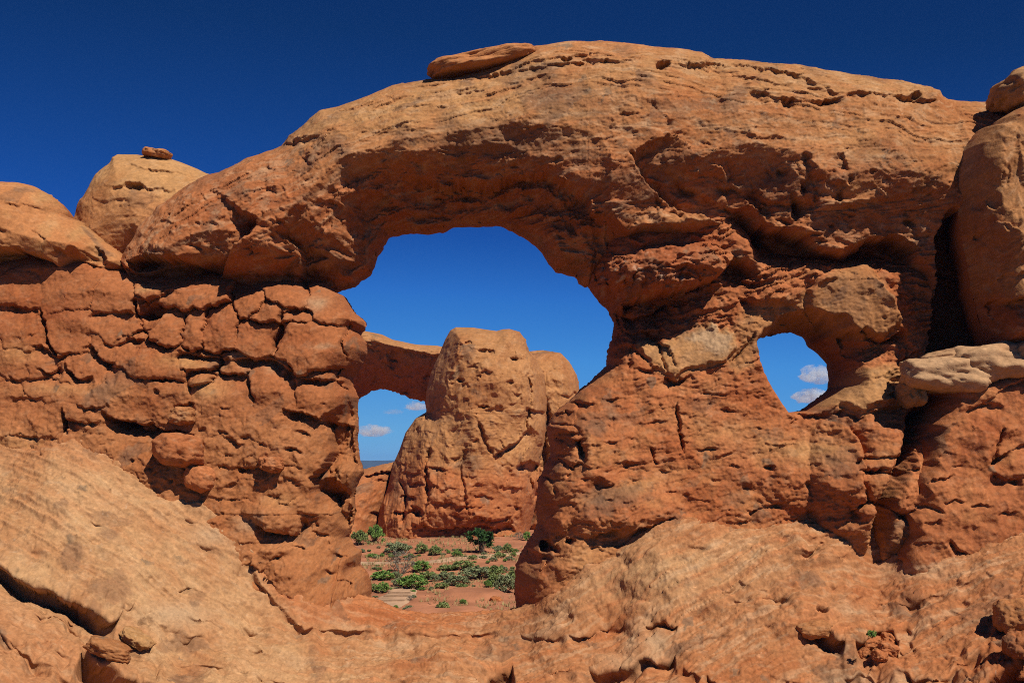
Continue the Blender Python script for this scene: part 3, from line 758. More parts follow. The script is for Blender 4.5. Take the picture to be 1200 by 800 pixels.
    # window's right side: the leaning wedge
    f.poly([(955, 327), (970, 320), (995, 314), (1010, 307), (1025, 317), (1035, 337), (1045, 357), (1055, 372), (1052, 382), (1032, 397), (1010, 396), (985, 392), (970, 395), (958, 380), (946, 360), (944, 340)], .5, 6)
    f.scarp([(941, 350), (948, 375), (962, 395), (972, 405)], -.4, 12)
    f.scarp([(1020, 318), (1032, 340), (1046, 362), (1056, 378)], -.6, 16)
    f.scarp([(978, 396), (1000, 390), (1012, 384), (1020, 392), (1036, 398), (1058, 386)], 1.4, 13, .08)
    f.blob(1015, 412, 40, 12, -.7)
    f.blob(960, 325, 20, 8, .4)
    # sill right of the window and what hangs under it
    f.poly([(934, 479), (953, 466), (970, 454), (985, 438), (1010, 428), (1040, 424), (1068, 428), (1062, 456), (1052, 474), (1020, 476), (1000, 486), (985, 478), (960, 486)], .7, 7)
    f.scarp([(930, 482), (960, 487), (985, 482), (1000, 490), (1025, 478), (1055, 476)], .9, 12, .08)
    f.scarp([(962, 466), (975, 470), (990, 478)], .3, 6); f.blob(982, 466, 5, 4, -.5); f.blob(1040, 465, 10, 5, -.5); f.blob(1045, 446, 14, 8, -.3, 30)
    f.scarp([(985, 500), (997, 512), (1001, 525), (1000, 545), (998, 570), (1006, 590)], -.8, 22)
    f.blocks([(1030, 505, 32, 30, .2), (1022, 544, 22, 9), (1046, 545, 8, 8), (1028, 572, 26, 16), (965, 520, 34, 20), (985, 580, 20, 18), (1010, 600, 20, 14)], .8, .22, .5, 20, .4, lambda a, b: smooth(985, 1000, a) * smooth(476, 486, b) * smooth(620, 600, b))
    f.blob(1025, 555, 80, 110, 2.3, p=.8); f.crack([(1080, 474), (1066, 494), (1058, 518), (1052, 537), (1040, 562), (1032, 575), (1026, 592), (1024, 620), (1020, 668), (1018, 690)], 8, 2.6, .04); f.blob(945, 560, 58, 42, 1.0); f.scarp([(975, 580), (988, 592), (1000, 606)], .7, 12); f.scarp([(940, 560), (960, 575), (975, 590)], .5, 10)
    f.scarp([(900, 520), (930, 516), (965, 522), (995, 520)], -.5, 16)
    # long curved beds of the pier
    f.blob(735, 598, 72, 32, .9, -14)
    f.scarp([(684, 632), (700, 626), (722, 621), (745, 618), (770, 615), (792, 606)], .9, 13, .08, lip=.2)
    f.scarp([(786, 570), (760, 569), (732, 563), (702, 576), (684, 594), (668, 606)], .5, 14, .08)
    f.blob(652, 615, 18, 14, .7, -35); f.blob(642, 640, 10, 9, -1.6); f.blob(652, 643, 6, 6, -1.0); f.blob(670, 634, 8, 5, -1.0); f.blob(622, 655, 14, 12, -.9); f.blob(640, 654, 6, 5, -.5)
    f.scarp([(606, 662), (620, 664), (634, 668), (644, 655)], .5, 10)
    f.scarp([(680, 645), (700, 640), (718, 648)], .25, 8)
    f.crack([(793, 470), (795, 500), (800, 518), (803, 532)], 1.6, .55); f.crack([(765, 522), (766, 538), (771, 545)], 1.4, .4)
    for (u, v, l, h) in [(716, 516, 10, .5), (742, 513, 8, .4), (770, 492, 12, .35), (722, 466, 14, .3), (660, 482, 14, .9), (665, 505, 16, .7), (655, 530, 14, .7), (705, 545, 10, .4), (735, 540, 18, .3), (830, 525, 14, .5), (860, 545, 10, .4), (870, 610, 8, .6), (810, 615, 6, .4), (690, 470, 10, .7), (850, 560, 16, .4),
                         (880, 570, 10, .4), (905, 590, 14, .4), (680, 560, 12, .3), (640, 590, 10, .5), (780, 550, 12, .3), (900, 545, 8, .5), (925, 605, 10, .5), (820, 585, 20, .25), (745, 470, 20, .2), (850, 480, 22, .2), (880, 500, 20, .25), (690, 520, 14, .35), (830, 460, 24, .25)]:
        f.scarp([(u - l, v + 2), (u, v), (u + l, v + 1)], h, 6, .3)
    f.blocks([(680, 462, 15, 11), (664, 484, 18, 10), (662, 504, 18, 9), (655, 526, 14, 10), (690, 492, 14, 20), (650, 550, 12, 14), (640, 575, 10, 12), (660, 575, 14, 16)], .9, .22, .5, 14, .5,
             lambda a, b: smooth(700, 680, a) * smooth(600, 580, b))
    f.scarp([(874, 618), (880, 606), (878, 598)], .4, 8)
    f.poly([(1080, 440), (1088, 390), (1098, 330), (1097, 285), (1104, 258), (1116, 244), (1135, 238), (1190, 250), (1190, 450)], -5, 5)
    f.chips(130, (630, 440, 1060, 620), (3, 14), (.06, .28), 5, -4, 20)
    f.chips(50, (690, 370, 1060, 440), (3, 9), (.06, .22), 6, -10, 35)
    f.chips(70, (690, 300, 862, 350), (4, 14), (.2, .7), 14, -10, 18)
    # colour
    n = fbm(U, V, 50, 560, 4)
    c = np.broadcast_to(RUST * 1.12, U.shape + (3,)).astype(F32)
    c = mixc(c, BRICK * 1.1, smooth(.0, .35, lam) * .5)
    c = mixc(c, ORANGE * 1.05, smooth(.05, .4, -lam) * .5)
    c = c * (1 + .25 * lam2)[..., None]
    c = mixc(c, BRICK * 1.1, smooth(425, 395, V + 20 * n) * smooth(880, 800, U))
    c = mixc(c, ORANGE * .95, smooth(.05, .4, n) * smooth(430, 460, V) * .7)
    c = mixc(c, TAN * .5 + ORANGE * .38, smooth(-6, 8, sdf_poly(U, V, [(870, 352), (935, 352), (960, 325), (1010, 306), (1035, 330), (1056, 376), (1030, 398), (970, 400), (935, 385), (890, 400), (880, 430), (862, 440), (850, 424), (866, 400), (858, 384)]) + 12 * n) * .8)
    c = mixc(c, TAN * .9, smooth(-5, 8, sdf_poly(U, V, [(934, 479), (970, 452), (1010, 426), (1070, 426), (1060, 460), (1000, 486)]) + 8 * n) * .8)
    c = mixc(c, TAN * 1.0, smooth(-4, 6, sdf_poly(U, V, [(748, 402), (790, 396), (830, 376), (862, 392), (862, 410), (845, 426), (790, 442), (762, 430)]) + 8 * fbm(U, V, 16, 563, 3)) * .85)
    c = mixc(c, PALE * .92, smooth(-3, 8, sdf_poly(U, V, [(800, 398), (832, 377), (860, 392), (856, 412), (835, 420)]) + 10 * fbm(U, V, 12, 566, 3)) * .8)
    c = mixc(c, TAN * .95, np.exp(-(((U - 735) / 50) ** 2 + ((V - 572 + .25 * (U - 735)) / 9) ** 2)) * .7)
    c = mixc(c, TAN * .85, np.exp(-(((U - 945) / 50) ** 2 + ((V - 528) / 14) ** 2)) * .7)
    c = mixc(c, TAN * .9, np.exp(-(((U - 870) / 34) ** 2 + ((V - 505) / 16) ** 2)) * .5 * (1 + n))
    c = mixc(c, WHITE * .8, smooth(.2, .45, fbm(U, V, 9, 569, 3)) * np.exp(-(((U - 740) / 60) ** 2 + ((V - 325) / 24) ** 2)) * .8)
    c = mixc(c, TAN * .95, smooth(600, 650, V) * .5 * smooth(620, 700, U))
    c = paint(c, f.pu, f.pv, 570, varn=.45, pale=.2)
    for (u, v, ru, rv, w) in [(720, 580, 40, 14, .6), (820, 475, 20, 8, .4), (790, 610, 24, 8, .4), (990, 350, 30, 30, .3), (820, 420, 30, 14, .25), (700, 595, 22, 12, .4), (862, 585, 16, 10, .4), (980, 540, 20, 14, .4)]:
        c = mixc(c, VARN, smooth(1.2, .6, np.hypot((U - u) / ru, (V - v) / rv) + .5 * fbm(U, V, 12, 590, 3)) * w)
    f.col = c
wall = relief('pier', 71.0, F_OUT, f_base, f_sculpt, thick=6, holes=(HOLE,), seed=500, rough=1.2, arc=False)

# ---- left pier of jointed blocks
D_OUT = [(-60, 300), (60, 295), (130, 300), (160, 316), (260, 322), (350, 325), (385, 332), (395, 343), (405, 348), (415, 365), (429, 378.5), (429, 385), (422, 390), (429, 402), (430.6, 414), (424, 429), (414, 442.6), (414, 453), (420, 466), (419, 483), (420.5, 500), (419, 514), (422, 537), (427, 552.5), (420.5, 564),
         (415, 581), (417, 598), (413, 618), (409, 628.5), (414, 639), (424, 645), (422, 662), (431, 672), (436, 689), (434, 701), (440, 745), (-60, 760)]
def d_base(c):
    so = sdf_poly(c.U, c.V, D_OUT)
    W = 42 + 30 * smooth(470, 540, c.V)
    edge = np.sqrt(np.clip(1 - (1 - np.clip(so / W, 0, 1)) ** 2, 0, 1))
    return np.maximum((4.0 + 1.3 * smooth(330, 560, c.V) + 1.2 * smooth(560, 720, c.V)) * edge, 0) * (c.S > 0)
D_SEEDS = [(174, 342, 16, 8), (222, 347, 34, 14), (290, 355, 16, 15), (335, 347, 22, 12), (388, 357, 26, 20, .1), (420, 378, 10, 12), (195, 386, 20, 20, .2), (227, 386, 14, 22), (258, 387, 18, 26, .1), (317, 364, 22, 14), (301, 398, 27, 20, .15), (352, 372, 18, 8),
           (372, 412, 50, 30, .35), (414, 403, 14, 22, .2), (175, 377, 14, 10, -.3), (165, 398, 12, 8, -.2), (270, 425, 22, 16), (228, 424, 36, 10, .0), (322, 452, 25, 32, .1), (382, 460, 36, 32, .25), (255, 462, 35, 32, -.2), (178, 425, 42, 24, .25), (175, 468, 48, 26, .3), (215, 490, 16, 11, .3),
           (20, 345, 22, 12), (75, 350, 28, 14), (131, 356, 26, 14, .1), (22, 382, 28, 28, .1), (80, 388, 27, 30, .15), (131, 383, 26, 18, .1), (112, 400, 12, 14), (15, 424, 18, 14), (54, 424, 22, 14), (95, 432, 24, 18, -.1), (127, 412, 14, 10), (8, 462, 16, 12, -.1), (35, 488, 38, 22, .1), (107, 463, 20, 14, .2),
           (95, 486, 26, 12), (155, 503, 42, 10), (60, 458, 26, 10, -.2), (255, 497, 22, 10, -.2), (290, 532, 30, 14, .2), (250, 530, 14, 14, -.3), (330, 505, 26, 20), (375, 505, 24, 16, -.1), (60, 520, 60, 10), (-30, 400, 30, 40), (-30, 480, 30, 40), (135, 440, 16, 12, -.3), (240, 445, 20, 10), (145, 400, 10, 10, -.2), (405, 445, 12, 16, .0), (340, 372, 10, 8)]
def d_sculpt(f):
    U, V = f.U, f.V
    up = smooth(540, 470, V + .2 * (U - 200))
    f.d += .45 * fbm(f.Ub, f.Vb, 80, 601, 3)
    nz(f, [('s', 50, .30), ('h', 24, .20)]); low = .35 + .65 * smooth(470, 540, f.Vb)
    f.d += low * .14 * fbm(f.Ub, f.Vb, 12, 641, 4)
    for L, a in ((11, .11), (6, .065), (3.6, .035)): f.d += low * a * scallop(f.U, f.V * 1.1, L, 645 + int(L))[0]
    f.d += .03 * fbm(f.Ub, f.Vb, 3, 640, 2)
    f.blocks(D_SEEDS, .85, .07, .5, 70, 1.0, lambda a, b: .10 + .9 * smooth(480, 445, b) * (.12 + .88 * smooth(135, 180, a)))
    f.scarp([(160, 352), (178, 350), (192, 344), (196, 336)], .8, 14); f.blob(178, 364, 18, 10, -1.2)
    f.scarp([(185, 405), (215, 412), (245, 418), (268, 420), (296, 420), (325, 424), (345, 440), (372, 446), (405, 446)], 1.0, 10, .05)
    f.scarp([(120, 488), (150, 492), (180, 500), (205, 505), (228, 508)], 1.1, 12)
    f.scarp([(0, 508), (30, 510), (55, 512), (72, 512)], .5, 8); f.crack([(72, 480), (74, 500), (74, 514)], 2, .8)
    f.crack([(46, 360), (50, 382), (54, 402), (66, 420)], 2, .7); f.crack([(156, 350), (158, 372)], 2, .9)
    f.crack([(333, 362), (328, 385), (323, 402), (322, 418)], 2, .8)
    f.scarp([(330, 478), (360, 485), (385, 494), (415, 500)], 1.2, 16)
    f.scarp([(-10, 357), (10, 355), (28, 362), (44, 360)], .8, 9, .1); f.scarp([(40, 404), (52, 408), (64, 418), (80, 412)], .8, 10)
    f.scarp([(102, 372), (115, 366), (135, 368), (154, 362)], .6, 7); f.scarp([(104, 402), (112, 416), (125, 424), (138, 424)], .9, 10)
    f.scarp([(70, 415), (78, 432), (90, 445), (108, 440)], .9, 10); f.scarp([(40, 430), (55, 438), (68, 430)], .7, 9)
    f.scarp([(72, 488), (90, 494), (118, 494)], .7, 8); f.scarp([(88, 470), (98, 478), (118, 480), (128, 472)], .6, 8)
    f.scarp([(120, 482), (135, 490), (150, 492), (165, 497), (180, 496)], 1.3, 12); f.scarp([(200, 476), (214, 474), (228, 472)], .7, 9)
    f.scarp([(0, 462), (30, 466), (60, 464)], .25, 9); f.scarp([(120, 400), (135, 404), (150, 396), (172, 398)], .6, 8)
    # lower right: broken slabs turning into the opening
    f.scarp([(405, 622), (396, 606), (386, 590), (368, 576), (362, 560), (376, 548), (388, 530), (384, 508), (374, 488)], 2.6, 34, .06)
    f.blob(382, 580, 20, 22, -1.2, 20); f.blob(405, 560, 18, 20, .8)
    f.scarp([(256, 572), (285, 560), (310, 562), (325, 548)], .3, 10)
    f.scarp([(300, 615), (322, 624), (342, 628), (352, 618), (352, 606)], 1.1, 14); f.blob(318, 606, 36, 18, .8, 20)
    f.scarp([(330, 588), (346, 590), (354, 585)], .6, 8)
    f.scarp([(252, 545), (275, 548), (286, 535), (300, 530)], .2, 8)
    f.scarp([(290, 660), (305, 672), (316, 655), (330, 650)], .8, 12)
    f.scarp([(275, 548), (290, 550), (314, 544)], .8, 8)
    f.scarp([(290, 665), (296, 652), (305, 645), (325, 642), (345, 640)], -.6, 18)
    for (u, v, l, h) in [(345, 560, 14, .4), (360, 600, 14, .5), (375, 625, 12, .5), (350, 640, 14, .4), (400, 650, 10, .6), (385, 668, 14, .5), (345, 525, 12, .5), (340, 545, 16, .4), (405, 680, 10, .6), (320, 580, 14, .3), (275, 515, 12, .5), (260, 505, 8, .6), (352, 505, 12, .4)]:
        f.scarp([(u - l, v - 2), (u, v), (u + l, v + 4)], h, 7, .3)
    f.blob(414, 668, 12, 10, -.9); f.blob(400, 640, 16, 14, .5)
    f.chips(120, (0, 440, 430, 690), (3, 12), (.1, .4), 7, 8, 25)
    f.chips(40, (0, 340, 420, 440), (3, 8), (.05, .2), 8, 0, 25)
    # colour
    n = fbm(U, V, 50, 660, 4)
    c = np.broadcast_to(RUST * 1.0, U.shape + (3,)).astype(F32)
    c = mixc(c, BRICK * 1.12, smooth(.05, .35, n) * .6)
    c = mixc(c, ORANGE * .9, smooth(440, 520, V + 30 * n) * .6)
    for (u, v, ru, rv, w, col) in [(230, 424, 40, 9, .85, TAN), (20, 415, 22, 12, .7, TAN), (245, 455, 22, 14, .6, TAN), (60, 455, 60, 8, .4, TAN), (160, 460, 50, 14, .3, TAN), (372, 355, 14, 8, .7, PALE * .8), (172, 338, 14, 6, .6, TAN), (215, 482, 14, 5, .5, TAN), (280, 416, 14, 4, .5, PALE), (320, 428, 12, 6, .5, PALE), (380, 406, 18, 3, .4, PALE), (290, 615, 14, 10, .7, PALE), (330, 585, 20, 8, .4, TAN), (15, 520, 40, 12, .5, TAN)]:
        c = mixc(c, col, np.exp(-(((U - u) / ru) ** 2 + ((V - v) / rv) ** 2)) * w * (1 + n))
    c = paint(c, f.pu, f.pv, 670, varn=.35, pale=.15)
    f.col = c
pier2 = relief('pier', 71.0, D_OUT, d_base, d_sculpt, thick=6, seed=600, rough=1.0)
for o in (span, wall, pier2):
    o.parent = arch; o.location = (-arch.location.x, -arch.location.y, -arch.location.z)
span['label'] = 'smooth tan and orange upper span of the arch'
wall['label'] = 'rust red right pier pierced by a small round window'
pier2['label'] = 'brick red left pier split into rounded blocks'

# ================================================================== rock masses beside and behind the arch
def sq(x):
    return np.sqrt(np.clip(1 - (1 - np.clip(x, 0, 1)) ** 2, 0, 1))

def lower(out, k):
    return [(u, CV - (CV - v) * (1 - k)) if v < 300 else (u, v) for u, v in out]
def body(name, Y0, out, depth, W, noise, colf, feats=None, seed=700, thick=5, mat=None, step=1.0, rough=1.2, grow=None, back_w=60, arc=True):
    def base(c):
        so = sdf_poly(c.U, c.V, out)
        d = depth * sq(so / W)
        if grow: d = d * grow(c.U, c.V)
        return np.maximum(d, 0) * (c.S > 0)
    def sculpt(f):
        nz(f, noise)
        if feats: feats(f)
        f.col = colf(f)
    return relief(name, Y0, out, base, sculpt, thick=thick, seed=seed, mat=mat, step=step, rough=rough, back_w=back_w, arc=arc)

# rounded outcrop at the left edge
C_OUT = [(-80, 216), (0, 213), (30, 214), (44, 217), (62, 227), (73, 236), (79, 246), (81, 252), (98, 258), (128, 284), (140, 292), (155, 308), (157, 320), (140, 327), (128, 330), (112, 322), (90, 335), (60, 333), (0, 335), (-80, 340)]
def c_feats(f):
    f.scarp([(-10, 292), (20, 291), (42, 298), (62, 306), (76, 318), (84, 332)], 2.0, 26, .04, lip=.3)
    f.scarp([(0, 238), (30, 240), (55, 246), (70, 252)], .25, 8)
    f.scarp([(72, 236), (78, 246), (80, 254)], -.4, 8)
    f.scarp([(35, 267), (45, 272), (56, 281)], .4, 6)
    f.scarp([(66, 288), (78, 296), (92, 308)], .5, 10)
    f.scarp([(86, 280), (98, 297), (114, 310)], -.7, 14); f.blob(110, 299, 16, 11, -1.1, 30)
    f.scarp([(118, 322), (118, 308), (126, 296)], .5, 10)
    f.blob(92, 316, 10, 6, -.6); f.scarp([(100, 320), (125, 326), (150, 322)], .5, 9)
    f.scarp([(80, 256), (95, 262), (115, 276)], -.3, 9)
    f.scarp([(0, 268), (4, 272), (8, 270)], .4, 4)
def c_col(f):
    n = fbm(f.U, f.V, 40, 711, 4)
    c = mixc(np.broadcast_to(ORANGE * 1.05, f.U.shape + (3,)).astype(F32), TAN * .95, smooth(-.1, .4, n) * .8)
    c = mixc(c, RUST, smooth(300, 325, f.V) * .7)
    return paint(c, f.pu, f.pv, 715, varn=.3, pale=.2)
o = body('sandstone_outcrop', 70.0, lower(C_OUT, .010), 4.4, 60, [('f', 70, .4), ('s', 44, .3), ('h', 20, .16), ('s', 9, .07), ('s', 4.5, .035)], c_col, c_feats, 700, thick=6)
tag(o, 'rounded orange outcrop overhanging the blocky red wall at the left edge', 'rock outcrop')

# dome standing behind the left shoulder of the arch
B_OUT = [(97, 256), (98, 250), (103, 235), (108, 231), (122, 206), (131, 198), (137, 193), (139, 186), (148, 181), (169, 181), (200, 184), (219, 190), (236, 197), (248, 203), (300, 215), (330, 330), (150, 345), (90, 330), (80, 270)]
def b_feats(f):
    f.scarp([(128, 221), (142, 217), (160, 219), (185, 221), (205, 220)], .5, 8)
    f.blob(156, 218, 13, 6, -1.0)
    f.scarp([(138, 192), (160, 194), (190, 200), (230, 204)], .25, 8); f.scarp([(160, 235), (180, 230), (176, 238)], .2, 8)
    f.scarp([(108, 232), (125, 236), (150, 232)], .2, 10)
def b_col(f):
    n = fbm(f.U, f.V, 40, 731, 4)
    c = mixc(np.broadcast_to(TAN * .98, f.U.shape + (3,)).astype(F32), ORANGE, smooth(215, 250, f.V + 20 * n) * .8)
    return paint(c, f.pu, f.pv, 735, varn=.3, pale=.3)
o = body('sandstone_dome', 75.0, lower(B_OUT, .012), 5.5, 75, [('f', 60, .35), ('s', 40, .28), ('h', 18, .14), ('s', 9, .06), ('s', 4.5, .03)], b_col, b_feats, 720, thick=8)
tag(o, 'rounded tan rock dome behind the left shoulder of the arch', 'rock dome')

# tall rounded tower at the right edge
H_OUT = [(1200, 122), (1185, 125), (1176, 129), (1161, 139), (1157, 146), (1143, 148), (1136, 158), (1127, 172), (1120, 195), (1119, 213), (1124, 231), (1123, 254), (1125, 271), (1132, 303), (1138, 339), (1147, 372), (1154, 396), (1160, 410), (1290, 412), (1290, 118)]
def h_feats(f):
    f.scarp([(1134, 346), (1150, 350), (1175, 352), (1215, 344)], 1.4, 30, .02)
    f.scarp([(1140, 332), (1165, 330), (1180, 322), (1215, 318)], .5, 10)
    f.scarp([(1142, 318), (1155, 312), (1172, 314), (1180, 322)], .4, 8)
    f.blob(1146, 238, 10, 8, -.5); f.blob(1166, 236, 12, 10, -.4); f.blob(1150, 276, 8, 6, -.7); f.blob(1146, 290, 12, 9, .5)
    f.scarp([(1160, 258), (1180, 262), (1195, 275), (1210, 300)], -.5, 16)
    f.scarp([(1172, 262), (1185, 248), (1205, 242)], -.5, 14)
    f.scarp([(1142, 152), (1155, 153), (1170, 150)], .5, 6)
    for u, v in [(1132, 185), (1140, 210), (1160, 200), (1185, 205), (1195, 170)]:
        f.scarp([(u, v - 16), (u + 2, v), (u, v + 16)], .2, 8)
def h_col(f):
    n = fbm(f.U, f.V, 36, 751, 4)
    c = mixc(np.broadcast_to(TAN * .55 + RUST * .35, f.U.shape + (3,)).astype(F32), RUST, smooth(.1, .5, n) * .6)
    c = mixc(c, GREYV * 1.5, np.exp(-(((f.U - 1132) / 14) ** 2 + ((f.V - 195) / 26) ** 2)) * .6)
    c = mixc(c, BRICK, smooth(335, 365, f.V + 8 * n) * .9)
    return paint(c, f.pu, f.pv, 755, varn=.4, pale=.4)
o = body('sandstone_tower', 65.0, lower(H_OUT, .018), 3.8, 28, [('f', 60, .35), ('s', 40, .3), ('v', 22, .26), ('s', 12, .12), ('s', 6, .06)], h_col, h_feats, 740, thick=6)
tag(o, 'tall rounded rock tower at the right edge, beside a deep dark cleft', 'rock tower')

# red outcrop in front, under the pale boulders
G_OUT = [(1068, 452), (1085, 444), (1130, 440), (1190, 430), (1300, 424), (1300, 740), (1020, 720), (1022, 690), (1022, 672), (1018, 662), (1025, 640), (1030, 620), (1025, 604), (1027, 587), (1036, 572), (1042, 562), (1048, 548), (1054, 536), (1058, 520), (1063, 497), (1074, 480), (1080, 466)]
def g_feats(f):
    f.blob(1055, 614, 13, 17, -1.7, 15); f.blob(1044, 652, 7, 9, -1.0); f.blob(1056, 662, 8, 8, -.8)
    f.scarp([(1083, 610), (1095, 611), (1104, 608)], .6, 6)
    f.scarp([(1112, 628), (1122, 640), (1132, 648), (1160, 652), (1170, 646)], .7, 12)
    f.scarp([(1160, 546), (1172, 535), (1185, 530), (1200, 520), (1215, 512)], .8, 10)
    f.scarp([(1166, 552), (1180, 560), (1200, 562)], .7, 12)
    f.scarp([(1150, 470), (1168, 462), (1190, 448), (1205, 444)], .5, 8); f.scarp([(1130, 484), (1140, 478), (1160, 470), (1180, 476)], .5, 10)
    f.crack([(1178, 500), (1172, 520), (1164, 545)], 2, .5)
    f.scarp([(1065, 570), (1080, 568), (1100, 560), (1120, 556)], .4, 10)
    f.scarp([(1062, 598), (1090, 592), (1110, 598)], .4, 10)
    f.blob(1140, 690, 50, 30, -.5)
    f.scarp([(1060, 510), (1075, 512), (1095, 505)], .4, 8); f.scarp([(1085, 505), (1105, 500), (1125, 495)], .35, 8)
    for (u, v, l, h) in [(1110, 530, 12, .3), (1125, 545, 10, .3), (1090, 540, 12, .4), (1075, 590, 10, .4), (1120, 585, 14, .3), (1150, 590, 16, .3), (1180, 600, 14, .3), (1140, 615, 14, .3), (1085, 635, 16, .35)]:
        f.scarp([(u - l, v + 3), (u, v), (u + l, v + 2)], h, 8, .3)
def g_col(f):
    n = fbm(f.U, f.V, 40, 771, 4)
    c = mixc(np.broadcast_to(RUST * 1.1, f.U.shape + (3,)).astype(F32), BRICK * 1.1, smooth(-.1, .4, n) * .7)
    c = mixc(c, ORANGE, smooth(.1, .5, -n) * .5)
    c = mixc(c, GREYV * 1.4, np.exp(-(((f.U - 1060) / 14) ** 2 + ((f.V - 500) / 60) ** 2)) * .3)
    c = mixc(c, PALE * .9, np.exp(-(((f.V - (672 - .14 * (f.U - 1030)) + 8 * fbm(f.U, f.V, 14, 773, 3)) / 5) ** 2)) * .6)
    return paint(c, f.pu, f.pv, 775, varn=.35, pale=.15)
o = body('sandstone_outcrop', 67.0, G_OUT, 4.0, 20, [('f', 60, .4), ('s', 44, .42), ('h', 24, .30), ('s', 13, .18), ('s', 7, .09), ('s', 4, .045)], g_col, g_feats, 760, thick=5, grow=lambda U, V: 1 + .30 * smooth(440, 660, V), arc=False)
tag(o, 'brick red outcrop at lower right carrying a row of pale boulders', 'rock outcrop')

# ------------------------------------------------------------------ loose and capping boulders
def boulder(name, label, u, v, Y, ru, rv, rd, seed, colour, rot=(0, 0, 0), power=2.6, rgh=.16, sub=5, cat='boulder', group=None, varn=.3, pale=.3, mat=None, tilt=0, sink=None):
    """one rounded block; half sizes in photo pixels at its distance, rd in metres"""
    bm = bmesh.new(); bmesh.ops.create_icosphere(bm, subdivisions=sub, radius=1)
    me0 = bpy.data.meshes.new('tmp'); bm.to_mesh(me0); bm.free()
    if sink is not None:
        Y = min(surf_hit(u, v), surf_hit(u, v + .7 * rv) + .2) - sink * rd
    n = len(me0.vertices); P = np.empty(n * 3, F32); me0.vertices.foreach_get('co', P); P = P.reshape(-1, 3)
    Q = np.empty(len(me0.polygons) * 3, np.int32); me0.polygons.foreach_get('vertices', Q); Q = Q.reshape(-1, 3)
    bpy.data.meshes.remove(me0)
    k = Y / CAM_F
    q = (np.abs(P) ** power).sum(1, keepdims=True) ** (1 / power)
    P = P / q
    def n3(L, s):
        return (perlin(P[:, 0] / L + 3, P[:, 1] / L + P[:, 2] * .37 / L, s) + perlin(P[:, 2] / L + 7, P[:, 0] / L - P[:, 1] * .41 / L, s + 3))
    sc1, _ = scallop(P[:, 0] * 1.0 + 9 + .4 * P[:, 1], P[:, 2] + .7 * P[:, 1], .75, seed + 5)
    disp = rgh * (1.0 * n3(.9, seed) + .5 * n3(.4, seed + 1) + .28 * n3(.17, seed + 2) + .16 * n3(.07, seed + 3) + .5 * sc1)
    P = P * (1 + disp[:, None])
    P = P * np.array((ru * k, rd, rv * k), F32)
    a = R(tilt); x = P[:, 0] * math.cos(a) - P[:, 2] * math.sin(a); z = P[:, 0] * math.sin(a) + P[:, 2] * math.cos(a)
    P = np.stack([x, P[:, 1], z], -1)
    s1 = P[:, 0] / k + 300 + .5 * P[:, 1] / k; s2 = P[:, 2] / k + .6 * P[:, 1] / k + 200
    c = paint(np.broadcast_to(np.asarray(colour, F32), P.shape).astype(F32), s1, s2, seed + 7, varn=varn, pale=pale)
    o = link_mesh(name, P, Q, mat or M_ROCK, c)
    o.location = at(u, v, Y)
    tag(o, label, cat, group)
    return o
CAPC = np.array((.43, .25, .128), F32)
g = 'pale boulders capping the red outcrop'
boulder('boulder', 'cream boulder overhanging the left corner of the red outcrop', 1106, 440, 63.9, 50, 20, 1.7, 11, CAPC, power=3.4, rgh=.11, group=g, tilt=-6, varn=.15, pale=.08)
boulder('boulder', 'large cream boulder in the middle of the pale row below the tower', 1156, 426, 64.0, 48, 22, 1.7, 12, CAPC, power=3.4, rgh=.11, group=g, tilt=4, varn=.15, pale=.08)
boulder('boulder', 'flat pale ledge stone wedged behind the cream boulders at the mouth of the dark cleft', 1112, 419, 65.0, 38, 10, 1.6, 13, CAPC * .95, power=3, rgh=.12, group=g, tilt=8, varn=.15, pale=.08)
boulder('boulder', 'cream boulder at the right end of the pale row below the tower', 1208, 421, 63.9, 32, 22, 1.8, 14, CAPC, power=3.4, rgh=.11, group=g, varn=.15, pale=.08)
boulder('boulder', 'tan boulder stuck under the cream boulder beside the dark crease', 1067, 461, 64.6, 14, 16, 1.2, 15, TAN * .85, power=3, rgh=.15, group=g)
boulder('balanced_boulder', 'orange boulder balanced on top of the tall tower at the right edge', 1204, 103, 65.2, 40, 20, 2.2, 21, TAN, power=2.4, rgh=.16, tilt=16)
boulder('cap_rock', 'long orange slab lying on the crest of the arch', 567, 80, 69.6, 61, 10.5, 2.4, 22, ORANGE * 1.05, power=4, rgh=.10, tilt=11, cat='rock slab')
boulder('cap_rock', 'small flat slab perched on the summit of the tan dome', 184, 181, 72.5, 15, 5.5, .9, 23, ORANGE, power=2.8, rgh=.14, cat='rock slab', tilt=-4)
boulder('boulder', 'big round red boulder lodged at the foot of the blocky left wall', 212, 526, 64.9, 27, 19, 1.3, 24, RUST * 1.12, power=2.8, rgh=.14, tilt=-6, sink=.25)
boulder('boulder', 'small oblong red boulder perched right of the big round one, below the block wall', 318, 544, 64.6, 14, 9, .7, 25, RUST * 1.1, power=3, rgh=.16, tilt=-8, sink=.25)
boulder('boulder', 'half buried dome of rust rock on the tan slope just below the big round boulder', 234, 560, 65.0, 18, 15, .9, 26, RUST * 1.2, power=2.4, rgh=.12, tilt=-14, sink=.25)
boulder('boulder', 'square pale topped block resting on the ledge above the big round boulder', 214, 487, 64.6, 14, 10, .7, 27, ORANGE * .95, power=4, rgh=.14, tilt=3, sink=.25)
boulder('boulder', 'small red stone jammed under the ledge left of the pale topped block', 178, 501, 64.9, 10, 4.5, .5, 28, RUST, power=3, rgh=.14, tilt=-12, sink=.25)
boulder('boulder', 'loose flat tan boulder alone on the slope at lower right', 955, 737, 58.6, 21, 11, .75, 31, ORANGE * .95, power=2.7, rgh=.13, tilt=5, sink=.25)
gg = 'stones piled in the hollow at lower right'
